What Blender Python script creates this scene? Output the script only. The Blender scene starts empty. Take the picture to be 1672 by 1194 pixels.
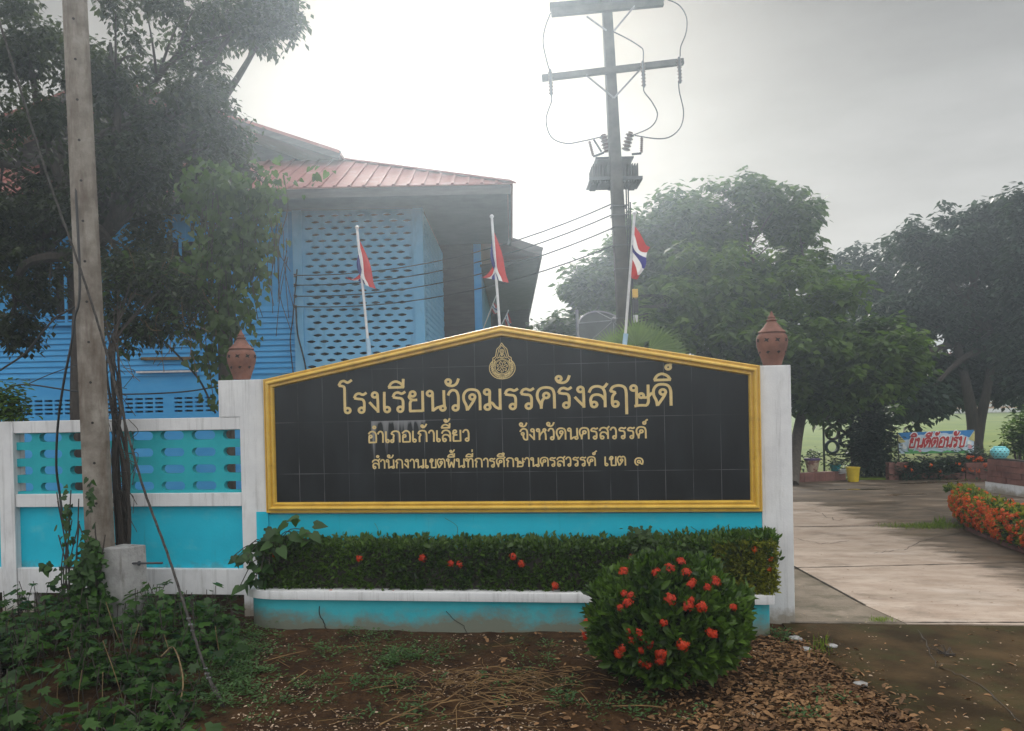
import bpy, bmesh, math, random
import numpy as np
from mathutils import Vector, Matrix, noise as mnoise

S = bpy.context.scene
COL = S.collection
rng = np.random.default_rng(11)
random.seed(5)

# ------------------------------------------------------------------ camera
F_PX, SHIFT_PX = 1300.0, 72.5645
YAW, PITCH, ROLL = 0.1284, -0.0105, 0.0217
CAM = np.array([1.0591, -7.9455, 2.2])
FWD = np.array([-math.sin(YAW) * math.cos(PITCH), math.cos(YAW) * math.cos(PITCH), math.sin(PITCH)])
_rt = np.array([math.cos(YAW), math.sin(YAW), 0.0])
_up = np.cross(_rt, FWD)
RGT = math.cos(ROLL) * _rt - math.sin(ROLL) * _up
UPV = math.sin(ROLL) * _rt + math.cos(ROLL) * _up
cd = bpy.data.cameras.new('camera')
cam = bpy.data.objects.new('camera', cd)
COL.objects.link(cam)
m = Matrix(((RGT[0], UPV[0], -FWD[0]), (RGT[1], UPV[1], -FWD[1]), (RGT[2], UPV[2], -FWD[2])))
cam.matrix_world = Matrix.Translation(CAM) @ m.to_4x4()
cd.sensor_fit = 'HORIZONTAL'
cd.sensor_width = 36.0
cd.lens = 36.0 * F_PX / 1672.0
cd.shift_y = SHIFT_PX / 1672.0
cd.clip_start, cd.clip_end = 0.1, 2000.0
S.camera = cam


def ray(px, py): return FWD + RGT * (px - 836) / F_PX - UPV * (py - SHIFT_PX - 597) / F_PX
def P(px, py, d): return CAM + ray(px, py) * d                     # point at a distance ahead
def W(px, py, y):                                                  # point on a plane parallel to the wall
    v = ray(px, py); return CAM + v * (y - CAM[1]) / v[1]
def G(px, py, z=0.0):                                              # point on the ground
    v = ray(px, py); return CAM + v * (z - CAM[2]) / v[2]
AX = np.array([math.cos(YAW), math.sin(YAW), 0.0]); AY = np.array([-math.sin(YAW), math.cos(YAW), 0.0])
def B(lat, dep, z): return np.array([CAM[0], CAM[1], 0.0]) + AX * lat + AY * dep + np.array([0, 0, z])   # school house axes

# ------------------------------------------------------------------ light
SUNV = ray(745, 30); SUNV = SUNV / np.linalg.norm(SUNV)
SUN_EL = math.asin(SUNV[2]); SUN_AZ = math.atan2(SUNV[0], SUNV[1])
S.view_settings.view_transform = 'Standard'
S.view_settings.look = 'None'
S.view_settings.exposure = 0.38
S.view_settings.gamma = 1.0
S.cycles.use_denoising = True
S.cycles.max_bounces = 6
S.cycles.transparent_max_bounces = 8
S.cycles.volume_bounces = 0
norm_low = ray(760, 330); norm_low = norm_low / np.linalg.norm(norm_low)    # brightest patch of the overcast
world = bpy.data.worlds.new('World')
S.world = world
world.use_nodes = True
nt = world.node_tree
N, K = nt.nodes, nt.links
bg = N['Background']
sky = N.new('ShaderNodeTexSky')
sky.sky_type = 'NISHITA'
sky.sun_disc = False
sky.sun_elevation = SUN_EL
sky.sun_rotation = SUN_AZ
sky.dust_density = 4.0
sky.air_density = 1.5
tc = N.new('ShaderNodeTexCoord')
dot = N.new('ShaderNodeVectorMath'); dot.operation = 'DOT_PRODUCT'
K.new(tc.outputs['Generated'], dot.inputs[0]); dot.inputs[1].default_value = norm_low
mr = N.new('ShaderNodeMapRange'); mr.interpolation_type = 'SMOOTHERSTEP'
mr.inputs['From Min'].default_value = 0.62; mr.inputs['From Max'].default_value = 1.0
mr.inputs["To Min"].default_value = 6.8
mr.inputs["To Max"].default_value = 3.8
K.new(dot.outputs['Value'], mr.inputs['Value'])
mp = N.new('ShaderNodeMapping'); mp.inputs['Scale'].default_value = (1, 1, 3.2)
K.new(tc.outputs['Generated'], mp.inputs['Vector'])
nz = N.new('ShaderNodeTexNoise'); nz.inputs['Scale'].default_value = 4.2; nz.inputs['Detail'].default_value = 7
nz.inputs['Roughness'].default_value = 0.55
K.new(mp.outputs['Vector'], nz.inputs['Vector'])
cr = N.new('ShaderNodeMapRange')
cr.inputs['From Min'].default_value = 0.3; cr.inputs['From Max'].default_value = 0.62
cr.inputs['To Min'].default_value = 0.78; cr.inputs['To Max'].default_value = 1.0
K.new(nz.outputs['Fac'], cr.inputs['Value'])
mu = N.new('ShaderNodeMath'); mu.operation = 'MULTIPLY'
sz = N.new('ShaderNodeSeparateXYZ'); K.new(tc.outputs['Generated'], sz.inputs[0])
zen = N.new('ShaderNodeMapRange'); zen.inputs['From Min'].default_value = 0.46; zen.inputs['From Max'].default_value = 0.9
zen.inputs['To Min'].default_value = 1.0; zen.inputs['To Max'].default_value = 5.2
K.new(sz.outputs['Z'], zen.inputs['Value'])
m0 = N.new('ShaderNodeMath'); m0.operation = 'MULTIPLY'
bk = N.new('ShaderNodeMapRange'); bk.interpolation_type = 'SMOOTHERSTEP'      # the open sky behind the camera is bright too
bk.inputs['From Min'].default_value = 0.6; bk.inputs['From Max'].default_value = -0.35
bk.inputs['To Min'].default_value = 0.0; bk.inputs['To Max'].default_value = 8.2
K.new(dot.outputs['Value'], bk.inputs['Value'])
sz_out = sz.outputs['Z']
sm = N.new('ShaderNodeMath'); sm.operation = 'ADD'
K.new(mr.outputs['Result'], sm.inputs[0]); K.new(bk.outputs['Result'], sm.inputs[1])
lowz = N.new('ShaderNodeMapRange'); lowz.inputs['From Min'].default_value = 0.2; lowz.inputs['From Max'].default_value = 0.46   # paler towards the horizon
lowz.inputs['To Min'].default_value = 1.0; lowz.inputs['To Max'].default_value = 0.3
K.new(sz_out, lowz.inputs['Value'])
ml = N.new('ShaderNodeMath'); ml.operation = 'MULTIPLY'
K.new(sm.outputs['Value'], ml.inputs[0]); K.new(lowz.outputs['Result'], ml.inputs[1])
K.new(ml.outputs['Value'], m0.inputs[0]); K.new(zen.outputs['Result'], m0.inputs[1])
K.new(m0.outputs['Value'], mu.inputs[0]); K.new(cr.outputs['Result'], mu.inputs[1])
grey = N.new('ShaderNodeMixRGB'); grey.blend_type = 'MULTIPLY'; grey.inputs['Fac'].default_value = 1.0
grey.inputs['Color1'].default_value = (1.0, 0.995, 0.985, 1)
K.new(mu.outputs['Value'], grey.inputs['Color2'])
mix = N.new('ShaderNodeMixRGB'); mix.inputs['Fac'].default_value = 0.93      # thick overcast over the clear sky
K.new(sky.outputs['Color'], mix.inputs['Color1']); K.new(grey.outputs['Color'], mix.inputs['Color2'])
K.new(mix.outputs['Color'], bg.inputs['Color'])
bg.inputs['Strength'].default_value = 0.1
sl = bpy.data.lights.new('sun', 'SUN')
sl.energy = 4.0
sl.angle = math.radians(24)
sl.color = (1.0, 0.95, 0.88)
sun = bpy.data.objects.new('sun', sl)
COL.objects.link(sun)
sun.rotation_euler = Vector(-SUNV).to_track_quat('-Z', 'Y').to_euler()
sun.location = (0, 30, 30)

# ------------------------------------------------------------------ helpers
WLOC = {}


def tag(o, label=None, cat=None, group=None, kind=None):
    if label: o['label'] = label
    if cat: o['category'] = cat
    if group: o['group'] = group
    if kind: o['kind'] = kind
    return o


def thing(name, loc, label, cat, group=None):
    o = bpy.data.objects.new(name, None)
    COL.objects.link(o)
    o.location = tuple(loc)
    o.empty_display_size = 0.1
    WLOC[o.name] = np.array(loc, float)
    return tag(o, label, cat, group)


def link(name, me, mat, parent=None, origin=None):
    o = bpy.data.objects.new(name, me)
    COL.objects.link(o)
    for mm in (mat if isinstance(mat, (list, tuple)) else [mat]):
        me.materials.append(mm)
    if parent is not None:
        o.parent = parent
        WLOC[o.name] = WLOC[parent.name]
    else:
        WLOC[o.name] = np.zeros(3) if origin is None else np.array(origin, float)
        o.location = tuple(WLOC[o.name])
    return o


class MB:
    def __init__(s): s.v = []; s.f = []; s.mi = []; s.cur = 0

    def add(s, vs, fs):
        b = len(s.v)
        s.v += [tuple(map(float, p)) for p in vs]
        s.f += [tuple(b + i for i in f) for f in fs]
        s.mi += [s.cur] * len(fs)
        return s

    def box(s, lo, hi):
        x0, y0, z0 = lo; x1, y1, z1 = hi
        return s.add([(x0, y0, z0), (x1, y0, z0), (x1, y1, z0), (x0, y1, z0), (x0, y0, z1), (x1, y0, z1), (x1, y1, z1), (x0, y1, z1)],
                     [(0, 3, 2, 1), (4, 5, 6, 7), (0, 1, 5, 4), (1, 2, 6, 5), (2, 3, 7, 6), (3, 0, 4, 7)])

    def hexa(s, p):                                                 # 8 corners, bottom ring then top ring
        return s.add(p, [(0, 3, 2, 1), (4, 5, 6, 7), (0, 1, 5, 4), (1, 2, 6, 5), (2, 3, 7, 6), (3, 0, 4, 7)])

    def bbox(s, l0, d0, z0, l1, d1, z1):                            # box in school house axes
        return s.hexa([B(l0, d0, z0), B(l1, d0, z0), B(l1, d1, z0), B(l0, d1, z0), B(l0, d0, z1), B(l1, d0, z1), B(l1, d1, z1), B(l0, d1, z1)])

    def bar(s, a, b, w, h, up=(0, 0, 1), w2=None, h2=None):
        a = np.array(a, float); b = np.array(b, float)
        d = b - a; d /= np.linalg.norm(d)
        u = np.array(up, float); r = np.cross(d, u)
        if np.linalg.norm(r) < 1e-6: r = np.cross(d, (0, 1, 0))
        r /= np.linalg.norm(r); u = np.cross(r, d)
        w2 = w if w2 is None else w2; h2 = h if h2 is None else h2
        q = []
        for c, ww, hh in ((a, w, h), (b, w2, h2)):
            q += [c - r * ww / 2 - u * hh / 2, c + r * ww / 2 - u * hh / 2, c + r * ww / 2 + u * hh / 2, c - r * ww / 2 + u * hh / 2]
        return s.hexa(q)

    def tube(s, pts, rad, n=8, caps=True):
        pts = [np.array(p, float) for p in pts]
        m = len(pts)
        rs = rad if isinstance(rad, (list, tuple, np.ndarray)) else [rad] * m
        vs, fs = [], []
        ref = None
        for i in range(m):
            t = pts[min(i + 1, m - 1)] - pts[max(i - 1, 0)]
            t /= (np.linalg.norm(t) + 1e-12)
            if ref is None:
                ref = np.cross(t, (0.31, 0.2, 0.93))
                if np.linalg.norm(ref) < 0.05: ref = np.cross(t, (1, 0, 0))
            ref = ref - t * (ref @ t); ref /= np.linalg.norm(ref)
            bb = np.cross(t, ref)
            for k in range(n):
                a = 2 * math.pi * k / n
                vs.append(pts[i] + rs[i] * (math.cos(a) * ref + math.sin(a) * bb))
        for i in range(m - 1):
            for k in range(n):
                k2 = (k + 1) % n
                fs.append((i * n + k, i * n + k2, (i + 1) * n + k2, (i + 1) * n + k))
        if caps:
            fs.append(tuple(range(n - 1, -1, -1)))
            fs.append(tuple((m - 1) * n + k for k in range(n)))
        return s.add(vs, fs)

    def lathe(s, prof, c, n=24, axis=(0, 0, 1), cap=True):
        ax = np.array(axis, float); ax /= np.linalg.norm(ax)
        a0 = np.cross(ax, (0, 1, 0) if abs(ax[1]) < .9 else (1, 0, 0)); a0 /= np.linalg.norm(a0); b0 = np.cross(ax, a0)
        c = np.array(c, float)
        vs, fs = [], []
        for r, z in prof:
            for k in range(n):
                t = 2 * math.pi * k / n
                vs.append(c + ax * z + r * (math.cos(t) * a0 + math.sin(t) * b0))
        for i in range(len(prof) - 1):
            for k in range(n):
                k2 = (k + 1) % n
                fs.append((i * n + k, i * n + k2, (i + 1) * n + k2, (i + 1) * n + k))
        if cap:
            fs.append(tuple(range(n - 1, -1, -1)))
            fs.append(tuple((len(prof) - 1) * n + k for k in range(n)))
        return s.add(vs, fs)

    def prism(s, poly, ex):
        ex = np.array(ex, float)
        n = len(poly)
        p = [np.array(q, float) for q in poly]
        vs = p + [q + ex for q in p]
        fs = [tuple(range(n)), tuple(range(2 * n - 1, n - 1, -1))]
        for i in range(n):
            j = (i + 1) % n
            fs.append((i, i + n, j + n, j))
        return s.add(vs, fs)

    def blob(s, c, r, n=10, jit=0.0):
        c = np.array(c, float); r = np.array(r, float) if np.ndim(r) else np.array([r, r, r], float)
        vs, fs = [], []
        m = n // 2 + 1
        for i in range(m + 1):
            ph = math.pi * i / m
            for k in range(n):
                t = 2 * math.pi * k / n
                q = np.array([math.sin(ph) * math.cos(t), math.sin(ph) * math.sin(t), math.cos(ph)])
                vs.append(c + r * q * (1 + jit * (random.random() - .5)))
        for i in range(m):
            for k in range(n):
                k2 = (k + 1) % n
                fs.append((i * n + k, (i + 1) * n + k, (i + 1) * n + k2, i * n + k2))
        return s.add(vs, fs)

    def build(s, name, mat, parent=None, smooth=False, bevel=0.0, origin=None, sharp=40):
        loc = WLOC[parent.name] if parent is not None else (np.zeros(3) if origin is None else np.array(origin, float))
        me = bpy.data.meshes.new(name)
        me.from_pydata([tuple(np.array(p) - loc) for p in s.v], [], s.f)
        me.validate()
        o = link(name, me, mat, parent, loc if parent is None else None)
        if any(s.mi) and len(s.mi) == len(me.polygons):
            me.polygons.foreach_set('material_index', s.mi)
        bm = bmesh.new(); bm.from_mesh(me)
        bmesh.ops.recalc_face_normals(bm, faces=bm.faces)
        if bevel:
            es = [e for e in bm.edges if len(e.link_faces) == 2 and e.calc_face_angle(0) > 0.6]
            bmesh.ops.bevel(bm, geom=es, offset=bevel, segments=2, affect='EDGES', profile=0.6)
        bm.to_mesh(me); bm.free()
        if smooth:
            me.polygons.foreach_set('use_smooth', [True] * len(me.polygons))
            me.set_sharp_from_angle(angle=math.radians(sharp))
        return o


def spline(pts, k=6):
    p = [np.array(q, float) for q in pts]
    if len(p) < 3:
        return [p[0] + (p[-1] - p[0]) * i / k for i in range(k + 1)]
    q = [2 * p[0] - p[1]] + p + [2 * p[-1] - p[-2]]
    out = []
    for i in range(1, len(q) - 2):
        for j in range(k):
            t = j / k
            a, b, c, d = q[i - 1], q[i], q[i + 1], q[i + 2]
            out.append(0.5 * (2 * b + (c - a) * t + (2 * a - 5 * b + 4 * c - d) * t * t + (3 * b - a - 3 * c + d) * t ** 3))
    out.append(p[-1])
    return out


def sag(a, b, s, k=14):
    a = np.array(a, float); b = np.array(b, float)
    return [a + (b - a) * i / k - np.array([0, 0, 4 * s * (i / k) * (1 - i / k)]) for i in range(k + 1)]


# ---- leaves: many small faces placed by numpy
T_RHOMB = (np.array([(0, 0, 0), (.45, -.28, .05), (1, 0, -.05), (.45, .28, .05)]), [(0, 1, 2, 3)])
T_LONG = (np.array([(0, 0, 0), (.4, -.16, .05), (1, 0, -.12), (.4, .16, .05)]), [(0, 1, 2, 3)])
T_LEAF = (np.array([(0, 0, 0), (.25, -.2, .07), (.65, -.19, .05), (1, 0, -.1), (.65, .19, .05), (.25, .2, .07)]), [(0, 1, 2, 3), (0, 3, 4, 5)])
T_HEART = (np.array([(0, 0, 0), (-.12, -.22, .03), (.12, -.42, .05), (.5, -.3, .02), (1, 0, -.1), (.5, .3, .02), (.12, .42, .05), (-.12, .22, .03)]), [(0, 1, 2, 3), (0, 3, 4, 4), (0, 4, 5, 5), (0, 5, 6, 7)])
T_HEART = (T_HEART[0], [(0, 1, 2, 3), (0, 3, 4, 5), (0, 5, 6, 7)])
T_LOBED = (np.array([(0, 0, 0), (-.05, -.3, .04), (.28, -.5, -.03), (.36, -.24, .03), (.78, -.34, -.03), (.7, -.1, .03), (1.02, 0, -.1), (.7, .1, .03), (.78, .34, -.03), (.36, .24, .03), (.28, .5, -.03), (-.05, .3, .04)]),
           [(0, 1, 2, 3), (0, 3, 4, 5), (0, 5, 6, 7), (0, 7, 8, 9), (0, 9, 10, 11)])
T_BLADE = (np.array([(0, -.03, 0), (0, .03, 0), (.6, .022, .08), (1, 0, 0)]), [(0, 1, 2, 3)])


def norm(a): return a / (np.linalg.norm(a, axis=-1, keepdims=True) + 1e-12)


def leaves(name, mat, parent, C, U, Nn, size, tmpl, origin=None):
    C = np.asarray(C, float); n = len(C)
    U = norm(np.asarray(U, float)); Nn = np.asarray(Nn, float)
    V = norm(np.cross(Nn, U)); Nn = np.cross(U, V)
    size = np.broadcast_to(np.asarray(size, float), (n,))[:, None, None]
    t, fs = tmpl
    t = t[None]
    X = C[:, None, :] + size * (t[..., 0:1] * U[:, None] + t[..., 1:2] * V[:, None] + t[..., 2:3] * Nn[:, None])
    loc = WLOC[parent.name] if parent is not None else (np.zeros(3) if origin is None else np.array(origin, float))
    X = (X - loc).reshape(-1, 3)
    k = tmpl[0].shape[0]
    fa = np.array(fs)
    Fs = (fa[None] + (np.arange(n) * k)[:, None, None]).reshape(-1, 4)
    me = bpy.data.meshes.new(name)
    me.vertices.add(len(X)); me.vertices.foreach_set('co', X.astype(np.float32).ravel())
    me.loops.add(Fs.size); me.loops.foreach_set('vertex_index', Fs.astype(np.int32).ravel())
    me.polygons.add(len(Fs))
    me.polygons.foreach_set('loop_start', np.arange(0, Fs.size, 4, dtype=np.int32))
    me.polygons.foreach_set('loop_total', np.full(len(Fs), 4, dtype=np.int32))
    me.update(calc_edges=True)
    return link(name, me, mat, parent, loc if parent is None else None)


def rdir(n): return norm(rng.normal(size=(n, 3)))


def in_ell(n, c, r, shell=0.55):
    d = rdir(n)
    q = rng.random(n) ** shell
    return np.array(c) + d * q[:, None] * np.array(r), d


def clumped(bl, k, rad, flat=.6):
    """break big ellipsoids into many small flat tiers of foliage"""
    out = []
    for c, r in bl:
        for q in rdir(4):                                            # ragged sprigs beyond the outline
            s = rad * random.uniform(.3, .5); out.append((np.array(c) + q * np.array(r) * random.uniform(1.0, 1.2), (s, s, s * .8)))
        n_ = max(4, int(k * (r[0] * r[2]) ** .8))
        q, d = in_ell(n_, c, np.array(r) * .92, .42)
        for p in q:
            s = rad * random.uniform(.6, 1.25); out.append((p, (s, s, s * flat)))
    return out
def whorls(blobs, per_m3, nleaf, lsize, spread=0.5, droop=0.55, shell=0.5, total=None):
    """tufts of drooping leaves through ellipsoids; returns arrays for leaves()"""
    Cs, Us, Ns, Ss = [], [], [], []
    vols = [4.19 * r[0] * r[1] * r[2] for c, r in blobs]
    for (c, r), v in zip(blobs, vols):
        k = int(total * v / sum(vols)) if total else int(v * per_m3)
        k = max(k, 3)
        q, d = in_ell(k, c, r, shell)
        for i in range(k):
            az = rng.random() * 6.28 + np.arange(nleaf) * 6.28 / nleaf + rng.normal(size=nleaf) * .25
            out = np.stack([np.cos(az), np.sin(az), np.zeros(nleaf)], 1)
            tilt = d[i] * 0.35
            U = out + tilt + np.array([0, 0, -droop]) + rng.normal(size=(nleaf, 3)) * 0.22
            U = norm(U)
            base = q[i] + U * lsize * 0.15 * rng.random((nleaf, 1)) + rng.normal(size=(nleaf, 3)) * lsize * spread
            Cs.append(base); Us.append(U)
            Ns.append(np.array([0, 0, 1.0]) + out * 0.5 + rng.normal(size=(nleaf, 3)) * .25)
            Ss.append(lsize * (0.65 + .6 * rng.random(nleaf)))
    return np.concatenate(Cs), np.concatenate(Us), np.concatenate(Ns), np.concatenate(Ss)


# ---- materials
MATS = {}


def mat(name, col, rough=0.7, var=0.15, scale=6.0, col2=None, bump=0.0, bscale=40.0, metal=0.0, spec=0.5, detail=6, stretch=(1, 1, 1), ramp=(0.35, 0.7)):
    m = bpy.data.materials.new(name)
    m.use_nodes = True
    n, k = m.node_tree.nodes, m.node_tree.links
    p = n['Principled BSDF']
    p.inputs['Roughness'].default_value = rough
    p.inputs['Metallic'].default_value = metal
    p.inputs['Specular IOR Level'].default_value = spec
    t = n.new('ShaderNodeTexCoord')
    mpn = n.new('ShaderNodeMapping'); mpn.inputs['Scale'].default_value = stretch
    k.new(t.outputs['Object'], mpn.inputs['Vector'])
    a = n.new('ShaderNodeTexNoise'); a.inputs['Scale'].default_value = scale; a.inputs['Detail'].default_value = detail
    a.inputs['Roughness'].default_value = 0.65
    k.new(mpn.outputs['Vector'], a.inputs['Vector'])
    r = n.new('ShaderNodeValToRGB')
    r.color_ramp.elements[0].position, r.color_ramp.elements[1].position = ramp
    c2 = col2 or tuple(min(1, c * (1 + var)) for c in col)
    c1 = col if col2 else tuple(c * (1 - var) for c in col)
    r.color_ramp.elements[0].color = (*c1, 1); r.color_ramp.elements[1].color = (*c2, 1)
    k.new(a.outputs['Fac'], r.inputs['Fac'])
    k.new(r.outputs['Color'], p.inputs['Base Color'])
    if bump:
        b = n.new('ShaderNodeTexNoise'); b.inputs['Scale'].default_value = bscale; b.inputs['Detail'].default_value = 5
        k.new(mpn.outputs['Vector'], b.inputs['Vector'])
        bn = n.new('ShaderNodeBump'); bn.inputs['Strength'].default_value = bump; bn.inputs['Distance'].default_value = 0.02
        k.new(b.outputs['Fac'], bn.inputs['Height']); k.new(bn.outputs['Normal'], p.inputs['Normal'])
    m['ramp'] = r.name; m['coord'] = mpn.name
    MATS[name] = m
    return m


def stain(m, col, scale=2.0, stretch=(1, 1, 1), lo=0.5, hi=0.7, amount=0.8, zfade=None, detail=8):
    """lay a second patchy colour over a material; zfade=(z where full, z where gone) keeps it near a height"""
    n, k = m.node_tree.nodes, m.node_tree.links
    p = n['Principled BSDF']
    src = p.inputs['Base Color'].links[0].from_socket
    t = n.new('ShaderNodeTexCoord')
    mpn = n.new('ShaderNodeMapping'); mpn.inputs['Scale'].default_value = stretch
    mpn.inputs['Location'].default_value = (rng.random() * 9, rng.random() * 9, rng.random() * 9)
    geo = n.new('ShaderNodeNewGeometry')
    k.new(geo.outputs['Position'], mpn.inputs['Vector'])
    a = n.new('ShaderNodeTexNoise'); a.inputs['Scale'].default_value = scale; a.inputs['Detail'].default_value = detail; a.inputs['Roughness'].default_value = .68
    k.new(mpn.outputs['Vector'], a.inputs['Vector'])
    r = n.new('ShaderNodeMapRange'); r.inputs['From Min'].default_value = lo; r.inputs['From Max'].default_value = hi
    r.inputs['To Max'].default_value = amount
    fac = a.outputs['Fac']
    if zfade:
        sx = n.new('ShaderNodeSeparateXYZ'); k.new(geo.outputs['Position'], sx.inputs[0])
        zr = n.new('ShaderNodeMapRange'); zr.inputs['From Min'].default_value = zfade[0]; zr.inputs['From Max'].default_value = zfade[1]
        zr.inputs['To Min'].default_value = 0.35; zr.inputs['To Max'].default_value = -0.3
        k.new(sx.outputs['Z'], zr.inputs['Value'])
        ad = n.new('ShaderNodeMath'); ad.operation = 'ADD'
        k.new(fac, ad.inputs[0]); k.new(zr.outputs['Result'], ad.inputs[1]); fac = ad.outputs['Value']
    k.new(fac, r.inputs['Value'])
    mx = n.new('ShaderNodeMixRGB'); mx.inputs['Color2'].default_value = (*col, 1)
    k.new(r.outputs['Result'], mx.inputs['Fac']); k.new(src, mx.inputs['Color1'])
    k.new(mx.outputs['Color'], p.inputs['Base Color'])
    return m


def leafmat(name, c1, c2, trans=0.35, rough=0.45, tcol=None, spec=0.3):
    m = bpy.data.materials.new(name)
    m.use_nodes = True
    n, k = m.node_tree.nodes, m.node_tree.links
    p = n['Principled BSDF']; out = n['Material Output']
    p.inputs['Roughness'].default_value = rough; p.inputs['Specular IOR Level'].default_value = spec
    g = n.new('ShaderNodeNewGeometry')
    t = n.new('ShaderNodeTexCoord')
    a = n.new('ShaderNodeTexNoise'); a.inputs['Scale'].default_value = 1.6; a.inputs['Detail'].default_value = 3
    k.new(t.outputs['Object'], a.inputs['Vector'])
    ad = n.new('ShaderNodeMath'); ad.operation = 'MULTIPLY_ADD'; ad.inputs[1].default_value = 0.5
    k.new(g.outputs['Random Per Island'], ad.inputs[0])
    sb = n.new('ShaderNodeMath'); sb.operation = 'SUBTRACT'; sb.inputs[1].default_value = 0.27
    k.new(a.outputs['Fac'], sb.inputs[0]); k.new(sb.outputs['Value'], ad.inputs[2])
    r = n.new('ShaderNodeValToRGB')
    r.color_ramp.elements[0].position = .1; r.color_ramp.elements[1].position = .9
    r.color_ramp.elements[0].color = (*c1, 1); r.color_ramp.elements[1].color = (*c2, 1)
    k.new(ad.outputs['Value'], r.inputs['Fac']); k.new(r.outputs['Color'], p.inputs['Base Color'])
    tr = n.new('ShaderNodeBsdfTranslucent')
    br = n.new('ShaderNodeMixRGB'); br.blend_type = 'MULTIPLY'; br.inputs['Fac'].default_value = 1
    br.inputs['Color2'].default_value = (*(tcol or (1.5, 1.7, .7)), 1)
    k.new(r.outputs['Color'], br.inputs['Color1']); k.new(br.outputs['Color'], tr.inputs['Color'])
    mx = n.new('ShaderNodeMixShader'); mx.inputs['Fac'].default_value = trans
    k.new(p.outputs['BSDF'], mx.inputs[1]); k.new(tr.outputs['BSDF'], mx.inputs[2]); k.new(mx.outputs['Shader'], out.inputs['Surface'])
    MATS[name] = m
    return m

# ------------------------------------------------------------------ materials
soil = mat('soil', (.025, .011, .004), .95, scale=2.2, col2=(.07, .036, .014), bump=.9, bscale=30, spec=.15)
stain(soil, (.016, .008, .004), scale=9, lo=.5, hi=.62, amount=.8)
stain(soil, (.12, .07, .035), scale=14, lo=.6, hi=.7, amount=.7)
stain(soil, (.035, .045, .012), scale=1.3, lo=.55, hi=.7, amount=.6)
white = mat('white_paint', (.62, .62, .63), .75, scale=3, col2=(.74, .74, .74), bump=.12, bscale=60)
stain(white, (.3, .29, .26), scale=3, stretch=(2, 2, .5), lo=.56, hi=.8, amount=.55)
stain(white, (.16, .15, .14), scale=2.2, stretch=(9, 9, .35), lo=.53, hi=.78, amount=.6)
stain(white, (.22, .17, .1), scale=5, lo=.55, hi=.8, amount=.75, zfade=(0.02, .3))
teal = mat('teal_paint', (.003, .42, .58), .75, scale=2, col2=(.006, .5, .66), bump=.08, bscale=50)
stain(teal, (.12, .5, .58), scale=3, stretch=(1, 1, 1.5), lo=.54, hi=.75, amount=.6)
stain(teal, (.02, .16, .2), scale=2.5, stretch=(8, 8, .4), lo=.6, hi=.8, amount=.5)
stain(teal, (.09, .1, .07), scale=6, lo=.6, hi=.85, amount=.7, zfade=(.4, .75))
teal_block = mat('teal_block_paint', (.006, .33, .39), .75, scale=4, col2=(.015, .4, .45), bump=.15, bscale=50)
teal_low = mat('teal_planter_paint', (.02, .33, .4), .85, scale=3, col2=(.05, .4, .45), bump=.15, bscale=50)
stain(teal_low, (.17, .15, .1), scale=3.2, stretch=(1, 1, 1.4), lo=.45, hi=.75, amount=.9, zfade=(.0, .36))
gold = mat('gold_paint', (.58, .35, .035), .34, scale=8, col2=(.72, .46, .06), spec=.7)
stain(gold, (.16, .1, .04), scale=5, lo=.56, hi=.76, amount=.6)
stain(gold, (.3, .27, .2), scale=18, lo=.6, hi=.75, amount=.5)
gold_leaf = mat('gold_lettering', (.6, .45, .18), .5, scale=12, col2=(.72, .55, .25))
terra = mat('terracotta', (.15, .062, .044), .85, scale=9, col2=(.235, .105, .072), bump=.2)
stain(terra, (.08, .045, .035), scale=5, lo=.5, hi=.75, amount=.7)
dark = mat('dark_inside', (.02, .015, .012), .9)
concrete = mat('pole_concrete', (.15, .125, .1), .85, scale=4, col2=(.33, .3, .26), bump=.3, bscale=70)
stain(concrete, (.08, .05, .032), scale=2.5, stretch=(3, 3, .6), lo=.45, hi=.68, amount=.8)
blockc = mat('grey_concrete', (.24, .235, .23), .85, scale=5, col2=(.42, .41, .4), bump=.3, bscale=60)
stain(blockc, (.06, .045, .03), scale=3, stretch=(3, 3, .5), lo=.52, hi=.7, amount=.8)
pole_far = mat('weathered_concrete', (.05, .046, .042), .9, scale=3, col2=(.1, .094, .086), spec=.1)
steel = mat('galvanised_steel', (.25, .25, .26), .45, scale=10, metal=.6)
darksteel = mat('dark_steel', (.06, .06, .065), .5, scale=10, metal=.3)
cable = mat('black_cable', (.02, .02, .022), .6)
rusty = mat('rusty_cable', (.025, .022, .02), .85, scale=25, col2=(.09, .082, .075), spec=.15)
porc = mat('brown_porcelain', (.1, .05, .035), .3)
blue = mat('blue_paint', (.04, .31, .66), .7, scale=2, col2=(.07, .38, .72), stretch=(1, 1, 3))
stain(blue, (.1, .3, .55), scale=1.5, stretch=(1, 1, 4), lo=.55, hi=.75, amount=.5)
blue_hazed = mat('hazed_blue_paint', (.16, .44, .7), .75, scale=3, col2=(.22, .5, .74))  # house blue made paler, the haze over it put into the colour
stain(blue_hazed, (.07, .2, .34), scale=2.2, stretch=(2, 2, .7), lo=.52, hi=.75, amount=.6)
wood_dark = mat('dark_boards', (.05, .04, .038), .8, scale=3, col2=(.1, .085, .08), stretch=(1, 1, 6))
tin = mat('red_tin_roof', (.22, .075, .06), .6, scale=1.4, col2=(.32, .13, .11), spec=.35)
stain(tin, (.36, .26, .23), scale=2.5, lo=.55, hi=.75, amount=.7)
stain(tin, (.14, .06, .05), scale=4, stretch=(3, 1, 1), lo=.55, hi=.75, amount=.7)
bark = mat('bark', (.06, .048, .038), .9, scale=6, col2=(.13, .11, .09), bump=.6, bscale=30, stretch=(3, 3, .6))
bark_dark = mat('dark_bark', (.028, .022, .018), .9, scale=8, col2=(.07, .055, .045), bump=.6, bscale=40, stretch=(3, 3, .5))
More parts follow.
